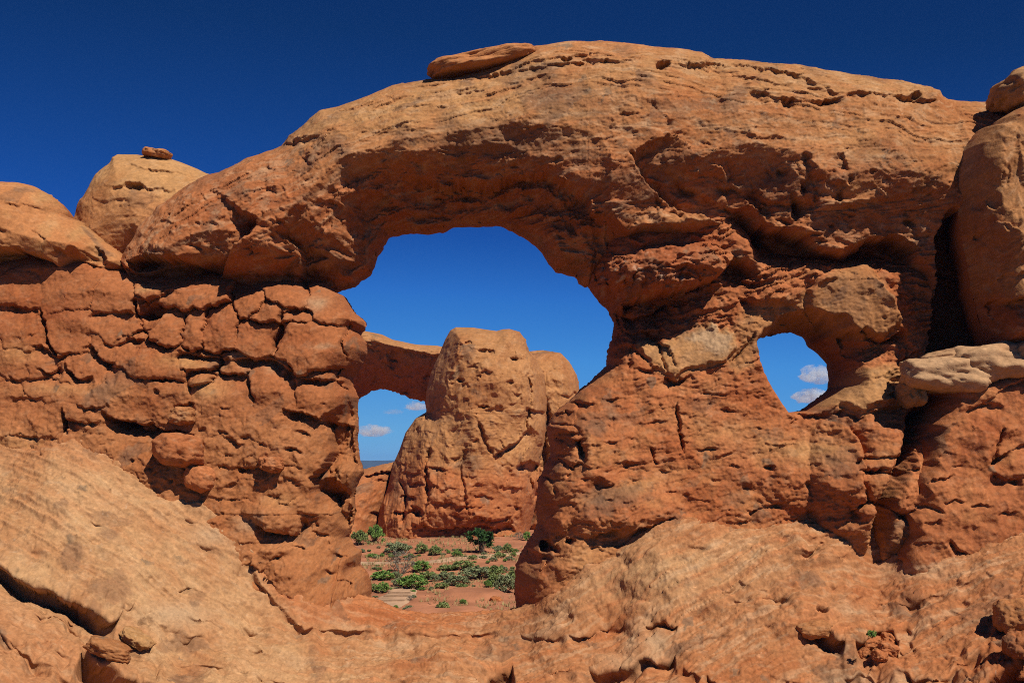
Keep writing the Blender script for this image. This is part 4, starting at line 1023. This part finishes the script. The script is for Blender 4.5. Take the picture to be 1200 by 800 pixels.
boulder('stone', 'flat stone on the left of the little pile in the hollow', 1020, 752, 56.6, 13, 6, .5, 32, RUST * 1.2, power=3.4, rgh=.16, tilt=12, group=gg, cat='stone', sink=.25)
boulder('stone', 'upright stone at the top right of the little pile in the hollow', 1041, 749, 56.6, 9, 7, .45, 33, RUST * 1.25, power=3.4, rgh=.16, tilt=-24, group=gg, cat='stone', sink=.25)
boulder('stone', 'largest stone of the little pile in the hollow, low on its right', 1040, 760, 56.2, 12, 8, .5, 34, RUST * 1.2, power=3.2, rgh=.16, tilt=-10, group=gg, cat='stone', sink=.25)
boulder('stone', 'rounded stone at the bottom of the little pile in the hollow', 1031, 768, 56.0, 9, 6.5, .4, 35, RUST * 1.15, power=3, rgh=.16, tilt=-16, group=gg, cat='stone', sink=.25)
boulder('stone', 'dark small stone leaning on the left foot of the little pile', 1011, 765, 56.2, 8, 6, .4, 36, RUST, power=3, rgh=.16, tilt=35, group=gg, cat='stone', sink=.25)
boulder('boulder', 'blocky tan boulder at the lower right edge of the photo', 1186, 720, 54.4, 22, 18, .9, 37, ORANGE, power=3, rgh=.16, tilt=10, sink=.25)
boulder('boulder', 'rounded dark red boulder in the bottom right corner by the black gap', 1194, 756, 53.6, 17, 16, .7, 38, RUST, power=2.6, rgh=.15, sink=.25)
boulder('boulder', 'small round stone between the rocks at the bottom right corner', 1200, 788, 52.6, 10, 9, .5, 39, RUST * 1.1, power=2.6, rgh=.15, cat='stone', sink=.25)
boulder('boulder', 'tan flake at the top of the rock stack under the long dark overhang at left', 160, 748, 58.4, 20, 8, .8, 43, TAN * .9, power=3, rgh=.16, tilt=-28, sink=.25)
boulder('boulder', 'lower grey tan flake in the rock stack under the long dark overhang at left', 128, 760, 57.8, 24, 10, .8, 44, ORANGE * .85, power=3, rgh=.16, tilt=-20, sink=.25)

# ================================================================== seen through the opening
def floor_z(x, y):
    return -14.2 + smooth(85, 175, y) * 4.6 - .02 * np.maximum(y - 190, 0) * (y < 1000) - 16.2 * (y >= 1000)
FAR = 1.0
J_OUT = [(528, 388.6), (535, 384.6), (555, 385), (582, 389), (589, 387), (597, 386.5), (609.5, 390), (616, 399), (620, 412), (628, 420), (638, 440), (641, 470), (640, 505), (636, 528), (632, 545), (634, 570), (628, 590), (616, 640), (560, 668), (430, 668), (428, 622), (440, 612), (447, 590), (455, 570), (461, 545), (469, 527), (476, 507), (488, 490), (500, 483), (500, 459.5), (505, 439), (515, 416), (522, 399)]
def j_feats(f):
    for p_, w_, d_ in [([(505, 520), (498, 545), (502, 590)], 2.2, .8), ([(545, 520), (540, 550), (548, 600)], 2.0, .7), ([(618, 430), (622, 470), (616, 510)], 2.0, .9), ([(470, 560), (476, 590), (470, 615)], 2, .9)]: f.crack(p_, w_, d_)
    f.chips(90, (470, 400, 635, 615), (3, 10), (.3, 1.0), 21, 5, 35)
    f.scarp([(530, 402), (550, 406), (570, 412)], .35, 8); f.scarp([(585, 416), (600, 418), (616, 420)], .4, 8)
    for u, v in [(548, 404), (566, 411), (575, 412), (602, 420), (540, 446), (566, 474), (598, 448)]: f.blob(u, v, 5, 3, -1.0)
    f.scarp([(555, 472), (575, 474), (590, 476)], .8, 10); f.scarp([(614, 478), (628, 482), (640, 480)], 1.6, 12)
    f.crack([(560, 495), (568, 515), (576, 535)], 2.5, 1.0)
    f.scarp([(576, 535), (596, 522), (612, 510), (622, 500)], 1.8, 26); f.scarp([(606, 545), (620, 540), (634, 545)], 3.0, 26)
    f.scarp([(625, 590), (620, 560), (616, 545)], 2.4, 24)
    for (u, v, l, h) in [(480, 552, 14, .8), (510, 548, 18, .7), (545, 556, 16, .8), (492, 566, 16, .9), (530, 572, 14, .6), (560, 566, 14, .8), (600, 570, 14, .8), (478, 580, 12, 1.0), (515, 588, 20, .7), (550, 592, 18, .9), (600, 592, 12, .8), (470, 598, 12, 1.0), (530, 604, 14, .8), (565, 580, 14, .7)]:
        f.scarp([(u - l, v + 3), (u - l * .3, v), (u + l, v + 2)], h * 1.2, 7, .3)
    f.scarp([(482, 612), (510, 620), (540, 618), (568, 614), (590, 622)], 1.9, 9, .1)
    f.scarp([(555, 606), (575, 610), (598, 606)], 1.5, 8); f.blob(488, 600, 10, 7, -1.6); f.blob(590, 620, 14, 8, -2.0)
    f.scarp([(500, 600), (505, 570), (498, 545), (505, 520)], -.9, 20)
    f.scarp([(598, 620), (600, 595), (597, 575)], .9, 12)
def far_col(seed, v0, tanv=.0):
    def fn(f):
        n = fbm(f.U, f.V, 34, seed + 31, 4)
        c = mixc(np.broadcast_to(TAN * .42 + ORANGE * .52, f.U.shape + (3,)).astype(F32), RUST * 1.15, smooth(v0 - 14, v0 + 22, f.V + 16 * n) * .9)
        return paint(c, f.pu, f.pv, seed + 35, varn=.45, pale=.25)
    return fn
o = body('sandstone_butte', 176.0, J_OUT, 15, 70, [('f', 50, .8), ('s', 46, 1.7), ('v', 22, .85), ('h', 11, .3), ('s', 6, .18), ('s', 3, .09)], far_col(800, 545), j_feats, 800, thick=14, mat=M_FAR, step=.8, rough=1.0)
tag(o, 'tall flat topped butte framed in the middle of the big arch opening', 'butte')
J2_OUT = [(608, 425), (620, 412), (636.5, 410.6), (657, 414), (667, 424), (676, 440), (678, 448), (680, 470), (684, 560), (670, 670), (600, 670), (600, 520)]
def j2_feats(f):
    f.scarp([(655, 462), (668, 464), (676, 458)], 1.0, 10); f.blob(640, 460, 10, 8, .5)
    f.crack([(641, 470), (640, 510), (637, 560)], 3, 2.0)
    f.scarp([(612, 640), (613, 610), (616, 590)], 1.0, 10)
o = body('sandstone_butte', 184.0, J2_OUT, 9, 40, [('f', 50, .9), ('s', 36, 1.0), ('s', 18, .6), ('h', 10, .35), ('s', 5, .2)], far_col(830, 545), j2_feats, 830, thick=10, mat=M_FAR, step=.8, rough=1.0)
tag(o, 'lower round shouldered butte tucked behind the right side of the central one', 'butte')
K_OUT = [(230, 410), (300, 392), (350, 386), (380, 384), (405, 383), (424, 388.6), (451, 394), (463, 400), (491, 405.5), (515, 407), (540, 412), (548, 480), (545, 560), (520, 560), (505, 500), (498, 471), (485, 468), (464, 459.5), (446, 455.5), (434, 459.5), (420, 468), (412, 490), (405, 560), (230, 570)]
K_BOT = K_OUT[13:22]
def k_base(c):
    so = sdf_poly(c.U, c.V, K_OUT); db = seg_dist(c.U, c.V, K_BOT)
    return np.maximum(12 * np.minimum(sq(so / 14), .12 + .95 * np.clip(db / 52, 0, 1) ** .9), 0) * (c.S > 0)
def k_sculpt(f):
    nz(f, [('f', 40, .8), ('s', 30, 1.0), ('s', 15, .6), ('h', 8, .3), ('s', 4, .15)])
    f.scarp([(452, 414), (475, 409), (500, 414), (520, 418)], 2.2, 20); f.scarp([(430, 405), (445, 408), (452, 414)], .9, 10)
    f.scarp([(470, 428), (485, 432), (510, 428)], 1.0, 12)
    f.chips(50, (415, 395, 515, 460), (3, 9), (.3, 1.2), 41, 5, 30)
    f.col = far_col(860, 420)(f)
o = relief('sandstone_arch', 214.0, K_OUT, k_base, k_sculpt, thick=12, seed=860, mat=M_FAR, step=.8, rough=.9)
tag(o, 'smaller distant arch with a shaded underside joining the left of the central butte', 'rock arch')
L_OUT = [(240, 560), (370, 556), (405, 556), (428, 549), (440, 546), (452, 543), (463, 541), (467, 556), (464, 580), (458, 604), (452, 622), (450, 690), (240, 690)]
def l_feats(f):
    f.scarp([(425, 558), (440, 554), (455, 553), (468, 552)], 2.0, 9); f.scarp([(428, 566), (445, 562), (460, 564)], 1.0, 8)
    f.scarp([(440, 600), (450, 604), (470, 606), (485, 600)], 1.2, 9); f.blob(437, 606, 6, 6, -1.5)
o = body('sandstone_outcrop', 178.0, L_OUT, 13, 60, [('f', 50, .8), ('s', 30, .8), ('h', 14, .6), ('s', 7, .25), ('s', 4, .12)], far_col(890, 540), l_feats, 890, thick=12, mat=M_FAR, step=.8, rough=1.0, grow=lambda U, V: 1 + .8 * smooth(560, 660, V))
tag(o, 'low layered red ledges below the distant arch, left of the central butte', 'rock outcrop')

# ------------------------------------------------------------------ desert floor
def bump_z(x, y):
    return .35 * fbm(x, y, 14, 901, 3) + .10 * fbm(x, y, 3.2, 905, 3) + .04 * fbm(x, y, .9, 908, 2)
def floor_at(x, y):
    return floor_z(x, y) + bump_z(np.asarray(x, float), np.asarray(y, float))
def sand_material(name, a, b, scale=1.2):
    m = plain_material(name, a, .95, .30, scale * .25)
    n = m.node_tree; p = n.nodes['Principled BSDF']
    t = n.nodes.new('ShaderNodeTexNoise'); t.inputs['Scale'].default_value = 4; t.inputs['Detail'].default_value = 8
    tc = n.nodes['Texture Coordinate']; n.links.new(tc.outputs['Object'], t.inputs['Vector'])
    bp = n.nodes.new('ShaderNodeBump'); bp.inputs['Strength'].default_value = .5; bp.inputs['Distance'].default_value = .12
    n.links.new(t.outputs['Fac'], bp.inputs['Height']); n.links.new(bp.outputs[0], p.inputs['Normal'])
    return m
M_SAND = sand_material('red_sand', (.38, .155, .08), None)
M_PATH = sand_material('pale_path', (.44, .27, .165), None, 2.0)
xs = np.concatenate([np.linspace(-9900, -400, 14), np.linspace(-380, -42, 30), np.arange(-40, 25, .28), np.linspace(27, 380, 30), np.linspace(400, 9900, 14)])
ys = np.concatenate([np.linspace(-2000, -300, 8), np.linspace(-260, 70, 20), np.arange(74, 192, .30), np.linspace(194, 400, 40), np.linspace(440, 9900, 24)])
X, Y = np.meshgrid(xs, ys)
Z = floor_at(X, Y)
# small rock benches by the steps
for (u, v, w, hgt) in [(555, 698, 3.2, .55), (520, 714, 4.2, .55)]:
    yb = 118 if v < 705 else 108
    x0 = (u - CU) * yb / CAM_F
    Z = Z + hgt * smooth(1.2, .7, np.hypot((X - x0) / w, (Y - yb) / 2.4) + .25 * fbm(X, Y, 1.6, 915, 3))
o = link_mesh('desert_floor', np.stack([X, Y, Z], -1).reshape(-1, 3), grid_quads(*X.shape), M_SAND)
tag(o, 'red sandy desert floor beyond the arch', 'ground', kind='structure')

def ground_hit(u, v):
    """where the sight line through a photo point meets the desert floor"""
    lo, hi = 80.0, 400.0
    for _ in range(40):
        mid = (lo + hi) / 2
        x, y, z = at(u, v, mid)
        if z > float(floor_at(x, y)): lo = mid
        else: hi = mid
    return np.array(at(u, v, (lo + hi) / 2))
def path(name, ctr, label):
    """ctr: (u, v, half width in metres); a worn track lying on the sand"""
    pts = [ground_hit(u, v) for u, v, w in ctr]; ws = [w for *_, w in ctr]
    P = []; n = 0
    dense = []
    for (a, b, wa, wb) in zip(pts, pts[1:], ws, ws[1:]):
        k = max(2, int(np.linalg.norm(b - a) / .3))
        for i in range(k): dense.append((a + (b - a) * i / k, wa + (wb - wa) * i / k))
    dense.append((pts[-1], ws[-1]))
    c = np.array([p for p, w in dense]); w = np.array([w for p, w in dense])
    for _ in range(12): c[1:-1] = (c[:-2] + c[1:-1] * 2 + c[2:]) / 4
    t = np.gradient(c, axis=0); nrm = np.stack([t[:, 1], -t[:, 0]], -1); nrm /= np.linalg.norm(nrm, axis=1, keepdims=True)
    js = np.linspace(-1, 1, 9)
    X = c[:, 0][:, None] + nrm[:, 0][:, None] * (w[:, None] * js); Y = c[:, 1][:, None] + nrm[:, 1][:, None] * (w[:, None] * js)
    wob = 1 + .25 * fbm(X, Y, 2.0, 921, 3)
    X = c[:, 0][:, None] + (X - c[:, 0][:, None]) * wob; Y = c[:, 1][:, None] + (Y - c[:, 1][:, None]) * wob
    Z = floor_at(X, Y) + .06 * (1 - js ** 2)[None] ** .5 + .02 - .10 * (np.abs(js) == 1)[None]
    o = link_mesh(name, np.stack([X, Y, Z], -1).reshape(-1, 3), grid_quads(*X.shape), M_PATH)
    tag(o, label, 'path', kind='structure')
path('path', [(400, 660, 1.2), (430, 660, 1.2), (470, 659.5, 1.2), (500, 659, 1.3), (520, 656, 1.4), (545, 653, 1.4), (575, 651, 1.2), (620, 647, 1.0)], 'pale worn footpath crossing the red sand')
path('path', [(470, 688, 1.4), (472, 694, 1.7), (464, 701, 2.0), (452, 708, 2.2), (440, 714, 2.2)], 'broad pale landing of the footpath near the arch')
# wooden edged steps on the near path
def steps():
    t = empty('path_steps', tuple(ground_hit(465, 700)))
    tag(t, 'low pale steps set across the footpath just beyond the arch', 'steps')
    M_STEP = plain_material('step_timber', (.30, .19, .12), .9, .2, 6)
    for (u0, u1, v) in [(455, 481, 695.5), (450, 481, 699.5), (444, 474, 704.5)]:
        a, b = ground_hit(u0, v), ground_hit(u1, v)
        bm = bmesh.new(); bmesh.ops.create_cube(bm, size=1)
        L = abs(b[0] - a[0])
        bmesh.ops.scale(bm, vec=(L, .22, .26), verts=bm.verts)
        bmesh.ops.bevel(bm, geom=bm.edges[:], offset=.03, segments=1, affect='EDGES')
        me = bpy.data.meshes.new('step'); bm.to_mesh(me); bm.free(); me.materials.append(M_STEP)
        o = bpy.data.objects.new('step', me); COL.objects.link(o)
        m = (a + b) / 2; o.location = (m[0] - t.location.x, m[1] - t.location.y, float(floor_at(m[0], m[1])) + .10 - t.location.z); o.parent = t
steps()

# ------------------------------------------------------------------ mesas on the horizon
xs = np.linspace(-5200, 1500, 160)
ys = np.linspace(9000, 9600, 8)
X, Y = np.meshgrid(xs, ys)
prof = 34 + 16 * fbm(X, X * 0, 900, 931, 4)
Z = np.where(np.arange(8)[:, None] == 0, -60, prof - 6 * np.abs(np.linspace(-1, 1, 8))[:, None] + 6)
M_MESA = plain_material('far_mesa', (.05, .065, .06), 1, .2, .004)
o = link_mesh('hills', np.stack([X, Y, Z], -1).reshape(-1, 3), grid_quads(*X.shape), M_MESA)
tag(o, 'long blue mesa on the horizon seen under the distant arch', 'hills', kind='structure')

# ------------------------------------------------------------------ desert shrubs
def leaf_material(name, rgb):
    m = plain_material(name, rgb, .8, .35, 5)
    return m
M_LEAF = {'sage': leaf_material('sage_leaf', (.22, .25, .125)), 'green': leaf_material('green_leaf', (.17, .28, .065)), 'olive': leaf_material('olive_leaf', (.205, .255, .085)),
          'juniper': leaf_material('juniper_leaf', (.04, .09, .026)), 'dead': leaf_material('dry_twig', (.19, .165, .125))}
M_STEM = plain_material('shrub_stem', (.13, .10, .075), .9, .3, 8)
def make_shrub(kind, seed):
    """unit shrub: about 1 wide and 0.7 high"""
    rr = np.random.RandomState(seed)
    o = empty('shrub')
    clumps = []
    tall = {'juniper': .85, 'dead': .8}.get(kind, .62)
    nc = {'juniper': 40, 'dead': 34}.get(kind, 46)
    for _ in range(nc):
        a, r = rr.rand() * 6.283, math.sqrt(rr.rand()) * (.40 if kind == 'juniper' else .30 + .28 * rr.rand())
        h = tall * max(1 - (r / .6) ** 2, .05) ** .5 * (.25 + .8 * rr.rand() ** .6)
        clumps.append((r * math.cos(a), r * math.sin(a), h, .035 + .075 * rr.rand()))
    V, F = [], []
    per = {'dead': 22, 'juniper': 52}.get(kind, 44)
    for cx, cy_, cz, cr in clumps:
        for _ in range(per):
            d = rr.randn(3); d /= np.linalg.norm(d); p = np.array((cx, cy_, cz)) + d * cr * rr.rand() ** .4 * np.array((1, 1, .85))
            p[2] = max(p[2], .01)
            t = rr.randn(3) * .7 + np.array((0, 0, .6)) + d * .6; t /= np.linalg.norm(t); b = np.cross(t, rr.randn(3)); b /= np.linalg.norm(b) + 1e-6
            L, w = (.10, .012) if kind == 'dead' else (.085, .028)
            L *= .6 + .8 * rr.rand()
            i = len(V)
            V += [p - b * w * .6, p + b * w * .6, p + t * L * .6 + b * w, p + t * L, ]
            F.append((i, i + 1, i + 2, i + 3))
    f = link_mesh('foliage', np.array(V), np.array(F), M_LEAF[kind], parent=o, smooth_shade=False)
    V, F = [], []
    for cx, cy_, cz, cr in clumps[::2]:
        p0 = np.array((cx * .1, cy_ * .1, -.05)); p1 = np.array((cx * .6, cy_ * .6, cz * .5)); p2 = np.array((cx, cy_, cz))
        r0 = .014
        i = len(V)
        for p, r in ((p0, r0), (p1, r0 * .7), (p2, r0 * .35)):
            for k in range(4):
                V.append(p + np.array((math.cos(k * 1.571) * r, math.sin(k * 1.571) * r, 0)))
        for a in range(2):
            for k in range(4):
                F.append((i + a * 4 + k, i + a * 4 + (k + 1) % 4, i + a * 4 + 4 + (k + 1) % 4, i + a * 4 + 4 + k))
    link_mesh('stem', np.array(V), np.array(F), M_STEM, parent=o, smooth_shade=False)
    return o
PROTO = {}
def shrub(kind, u, v, w, h, label, group='desert shrubs on the red sand', cat='shrub', at_point=None, name='shrub'):
    """w, h: size in photo pixels; v is its foot"""
    rr = random.Random(int(u * 31 + v * 17))
    key = (kind, rr.randrange(3))
    if key not in PROTO:
        PROTO[key] = make_shrub(kind, 50 + key[1] + 7 * len(kind))
        o = PROTO[key]
    else:
        src = PROTO[key]
        o = src.copy(); COL.objects.link(o)
        for ch in src.children:
            c = ch.copy(); c.parent = o; COL.objects.link(c)
    o.name = name
    p = at_point if at_point is not None else ground_hit(u, v)
    k = p[1] / CAM_F
    tall = {'juniper': .95, 'dead': .9}.get(kind, .8)
    o.location = (p[0], p[1], p[2] - .03)
    o.scale = (w * k * 1.2, w * k * 1.2, h * k / tall * 1.15)
    o.rotation_euler = (0, 0, rr.uniform(0, 6.28))
    tag(o, label, cat, group)
    return o
SH = [('sage', 422, 620, 17, 9, 'grey green shrub farthest back at the left, against the red left pier'),
      ('olive', 420, 638, 19, 17, 'olive shrub beside the left pier, left of a bright green bush'),
      ('green', 439, 635, 18, 20, 'bright green upright bush at the foot of the left rocks'),
      ('sage', 466, 648, 27, 14, 'wide grey shrub just behind the dead twiggy tree'),
      ('dead', 469, 672, 28, 25, 'grey half dead twiggy shrub, the tallest in the middle of the scrub'),
      ('olive', 495, 648, 14, 12, 'spiky olive shrub, left of a similar pair behind the footpath'),
      ('olive', 511, 650, 13, 12, 'rounded olive shrub, right of a similar pair behind the footpath'),
      ('green', 536, 652, 12, 8, 'small green shrub directly behind the bend of the footpath'),
      ('sage', 583, 647, 10, 9, 'low grey shrub right under the dark green juniper'),
      ('olive', 595, 647, 11, 11, 'olive shrub two steps right of the juniper'),
      ('dead', 609, 632, 11, 9, 'pale dry shrub high at the right by the pier'),
      ('green', 617, 633, 9, 11, 'green shrub half hidden by the right pier, beside a pale dry one'),
      ('olive', 544, 667, 23, 11, 'wide olive shrub just in front of the footpath bend'),
      ('olive', 524, 668, 18, 7, 'low flat shrub left of the wide olive one at the path bend'),
      ('green', 492, 669, 21, 13, 'green shrub at the right foot of the dead twiggy one'),
      ('green', 448, 679, 25, 11, 'spreading yellow green shrub left of the dead twiggy one'),
      ('sage', 465, 678, 11, 9, 'small grey shrub at the foot of the dead twiggy one'),
      ('green', 484, 689, 31, 17, 'broad bright green shrub right of the path landing'),
      ('sage', 470, 686, 17, 11, 'grey shrub just above the path landing'),
      ('olive', 502, 678, 21, 9, 'long low olive shrub in the middle of the scrub'),
      ('sage', 510, 681, 10, 9, 'small grey shrub in the centre of the scrub'),
      ('sage', 522, 679, 15, 10, 'middling grey shrub right of the scrub centre'),
      ('sage', 536, 685, 23, 12, 'wide grey green shrub at the front of the scrub'),
      ('olive', 542, 690, 13, 7, 'low olive shrub foremost of the scrub on open red sand'),
      ('olive', 518, 689, 15, 7, 'low olive shrub at the front edge of the scrub'),
      ('sage', 558, 678, 31, 16, 'large spreading grey green shrub, left of the cluster by the right pier'),
      ('olive', 577, 676, 23, 14, 'olive shrub at the back of the cluster by the right pier'),
      ('sage', 590, 670, 9, 7, 'small shrub behind the cluster by the right pier'),
      ('olive', 582, 686, 19, 15, 'middle shrub of the cluster by the right pier'),
      ('sage', 592, 694, 22, 22, 'tallest and foremost shrub of the cluster by the right pier'),
      ('olive', 600, 685, 15, 17, 'shrub touching the left side of the right pier'),
      ('green', 571, 688, 9, 9, 'single small green shrub left of the cluster by the right pier'),
      ('green', 449, 694, 17, 13, 'vivid green bush at the left end of the path landing'),
      ('olive', 437, 693, 11, 10, 'olive shrub tucked against the left pier by the vivid green bush'),
      ('sage', 479, 716, 13, 8, 'dark rounded shrub behind the rock sill, left of a smaller one'),
      ('sage', 492, 718, 9, 6, 'small shrub behind the rock sill, right of a rounder one'),
      ('olive', 518, 718, 16, 14, 'open spiky yellow green shrub nearest the sill'),
      ('green', 543, 707, 8, 6, 'small green shrub at the end of the low rock bench'),
      ('dead', 481, 703, 8, 6, 'dry brown tuft at the right side of the path steps'),
      ('olive', 586, 652, 15, 5, 'low strip of shrub along the path right of the juniper')]
for k, u, v, w, h, lab in SH:
    shrub(k, u, v, w, h, lab)
TINY = [(425, 647, 6, 5), (433, 646, 5, 3), (436, 652, 14, 4), (444, 642, 4, 3), (505, 649, 5, 4), (526, 648, 5, 4), (505, 691, 5, 5), (578, 698, 5, 3), (584, 697, 5, 4), (529, 672, 6, 3), (533, 662, 5, 3), (592, 658, 5, 4), (597, 656, 9, 5), (601, 667, 6, 4), (602, 651, 6, 5), (522, 684, 7, 5),
        (520, 673, 9, 5), (494, 691, 9, 4), (566, 654, 8, 4), (553, 655, 9, 5), (572, 660, 5, 4), (578, 657, 9, 5), (605, 647, 6, 5), (464, 712, 5, 4), (549, 661, 4, 3), (560, 664, 4, 3), (588, 664, 4, 3), (480, 656, 3, 2), (516, 655, 3, 2), (566, 692, 4, 3)]
rr_ = random.Random(4)
for _ in range(80):
    TINY.append((rr_.uniform(428, 602), rr_.choice((rr_.uniform(642, 654), rr_.uniform(658, 700))), rr_.uniform(3, 8), rr_.uniform(2, 4)))
for i, (u, v, w, h) in enumerate(TINY):
    shrub(('sage', 'olive', 'green')[i % 3], u, v, w, h, 'tiny low tuft of scrub dotted over the red sand', 'tiny tufts of scrub')
# dry grass and pebbles between the shrubs
def scatter():
    rr = np.random.RandomState(12)
    V, F = [], []
    n = 0
    while n < 900:
        x, y = rr.uniform(-20, 1.5), rr.uniform(100, 172)
        if fbm(np.array([x]), np.array([y]), 9, 951, 3)[0] < .02: continue
        n += 1
        z = float(floor_at(x, y))
        for _ in range(9):
            a = rr.rand() * 6.283; b = np.array((x + rr.randn() * .10, y + rr.randn() * .10, z - .02)); h = rr.uniform(.15, .42)
            t = b + np.array((math.cos(a) * .14, math.sin(a) * .14, h)); w = np.array((-math.sin(a), math.cos(a), 0)) * .028
            i = len(V); V += [b - w, b + w, t + w * .3, t - w * .3]; F.append((i, i + 1, i + 2, i + 3))
    o = link_mesh('dry_grass', np.array(V), np.array(F), plain_material('straw', (.34, .27, .12), .9, .3, 3), smooth_shade=False)
    tag(o, 'dry straw coloured grass between the shrubs', 'grass', kind='stuff')
    bm = bmesh.new()
    for _ in range(420):
        x, y = rr.uniform(-21, 2), rr.uniform(96, 172)
        r = .05 + .22 * rr.rand() ** 3
        k = bmesh.ops.create_icosphere(bm, subdivisions=1, radius=r)['verts']
        sx = (1 + .4 * rr.randn(), 1, .55); z = float(floor_at(x, y))
        for v_ in k:
            v_.co = Vector((v_.co.x * sx[0] * (1 + .25 * rr.randn()) + x, v_.co.y + y, v_.co.z * sx[2] + z))
    me = bpy.data.meshes.new('gravel'); bm.to_mesh(me); bm.free(); me.materials.append(plain_material('pebbles', (.36, .17, .09), .9, .4, 1.5))
    o = bpy.data.objects.new('gravel', me); COL.objects.link(o)
    tag(o, 'small red stones strewn over the sand', 'gravel', kind='stuff')
scatter()
# the juniper
def juniper():
    t = shrub('juniper', 563, 648, 30, 27, 'dark green bushy juniper tree at the foot of the butte', None, 'tree', name='juniper_tree')
    if 'group' in t: del t['group']
    for c in t.children:
        c.name = 'crown' if c.name.startswith('foliage') else 'trunk'
juniper()
# one plant rooted on the near rock
p = np.array(at(1022, 746, 56.5))
t = shrub('green', 1022, 746, 11, 9, 'small green plant in the hollow above the little pile of stones', None, 'plant', at_point=p, name='plant')
boulder('stone', 'small red rock lying on open sand by the right pier', 581, 702, float(ground_hit(581, 703)[1]), 7, 3.5, .5, 61, RUST * 1.1, power=2.8, cat='stone', sub=4)

# ------------------------------------------------------------------ small fair weather clouds far behind
def cloud_material(name, dens):
    m = bpy.data.materials.new(name); m.use_nodes = True
    n = m.node_tree; n.nodes.remove(n.nodes['Principled BSDF'])
    v = n.nodes.new('ShaderNodeVolumePrincipled'); v.inputs['Color'].default_value = (.86, .95, 1.0, 1); v.inputs['Anisotropy'].default_value = .2
    tc = n.nodes.new('ShaderNodeTexCoord'); t = n.nodes.new('ShaderNodeTexNoise'); t.inputs['Scale'].default_value = .035; t.inputs['Detail'].default_value = 5; t.inputs['Roughness'].default_value = .6
    n.links.new(tc.outputs['Object'], t.inputs['Vector'])
    mr = n.nodes.new('ShaderNodeMapRange'); mr.inputs['From Min'].default_value = .40; mr.inputs['From Max'].default_value = .62; mr.inputs['To Max'].default_value = dens
    n.links.new(t.outputs['Fac'], mr.inputs['Value']); n.links.new(mr.outputs[0], v.inputs['Density'])
    n.links.new(v.outputs[0], n.nodes['Material Output'].inputs['Volume'])
    return m
M_CLOUD, M_WISP = cloud_material('cloud', .05), cloud_material('thin_cloud', .012)
def cloud(u, v, ru, rv, label, seed, mat):
    Y = 4200.0; k = Y / CAM_F
    bm = bmesh.new(); bmesh.ops.create_icosphere(bm, subdivisions=4, radius=1)
    me = bpy.data.meshes.new('cloud'); bm.to_mesh(me); bm.free()
    n = len(me.vertices); P = np.empty(n * 3, F32); me.vertices.foreach_get('co', P); P = P.reshape(-1, 3)
    P = P * (1 + .55 * fbm(P[:, 0] * 1.3 + P[:, 1], P[:, 2] * 1.6 + .7 * P[:, 1] + seed, .8, seed, 3))[:, None]
    P[:, 2] = np.where(P[:, 2] < 0, P[:, 2] * .6, P[:, 2])
    P = P * np.array((ru * k, ru * k * .7, rv * k), F32)
    me.vertices.foreach_set('co', np.ascontiguousarray(P).ravel()); me.materials.append(mat)
    o = bpy.data.objects.new('cloud', me); COL.objects.link(o); o.location = at(u, v, Y)
    tag(o, label, 'cloud', 'small white clouds low in the sky')
cloud(957, 441, 21, 13, 'puffy white cloud in the round window, upper of the two there', 3, M_CLOUD)
cloud(950, 466, 22, 11, 'flat white cloud in the round window, lower of the two there', 4, M_CLOUD)
cloud(437, 506, 20, 9, 'white cloud under the distant arch, low at its left', 5, M_CLOUD)
cloud(488, 477, 14, 6, 'small white cloud touching the central butte under the distant arch', 6, M_CLOUD)
cloud(461, 483, 12, 4, 'faint thin wisp of cloud in the middle of the distant arch', 7, M_WISP)

# ------------------------------------------------------------------ desert air: far things fade to blue
bm = bmesh.new(); bmesh.ops.create_cube(bm, size=1)
bmesh.ops.scale(bm, vec=(20400, 12500, 125), verts=bm.verts)
me = bpy.data.meshes.new('haze'); bm.to_mesh(me); bm.free()
m = bpy.data.materials.new('haze'); m.use_nodes = True
n = m.node_tree; n.nodes.remove(n.nodes['Principled BSDF'])
v = n.nodes.new('ShaderNodeVolumePrincipled'); v.inputs['Color'].default_value = (.16, .42, 1.0, 1); v.inputs['Density'].default_value = 5e-5
n.links.new(v.outputs[0], n.nodes['Material Output'].inputs['Volume'])
me.materials.append(m)
o = bpy.data.objects.new('haze', me); COL.objects.link(o); o.location = (0, 4150, 22.5)
tag(o, 'thin blue desert air', 'haze', kind='stuff')
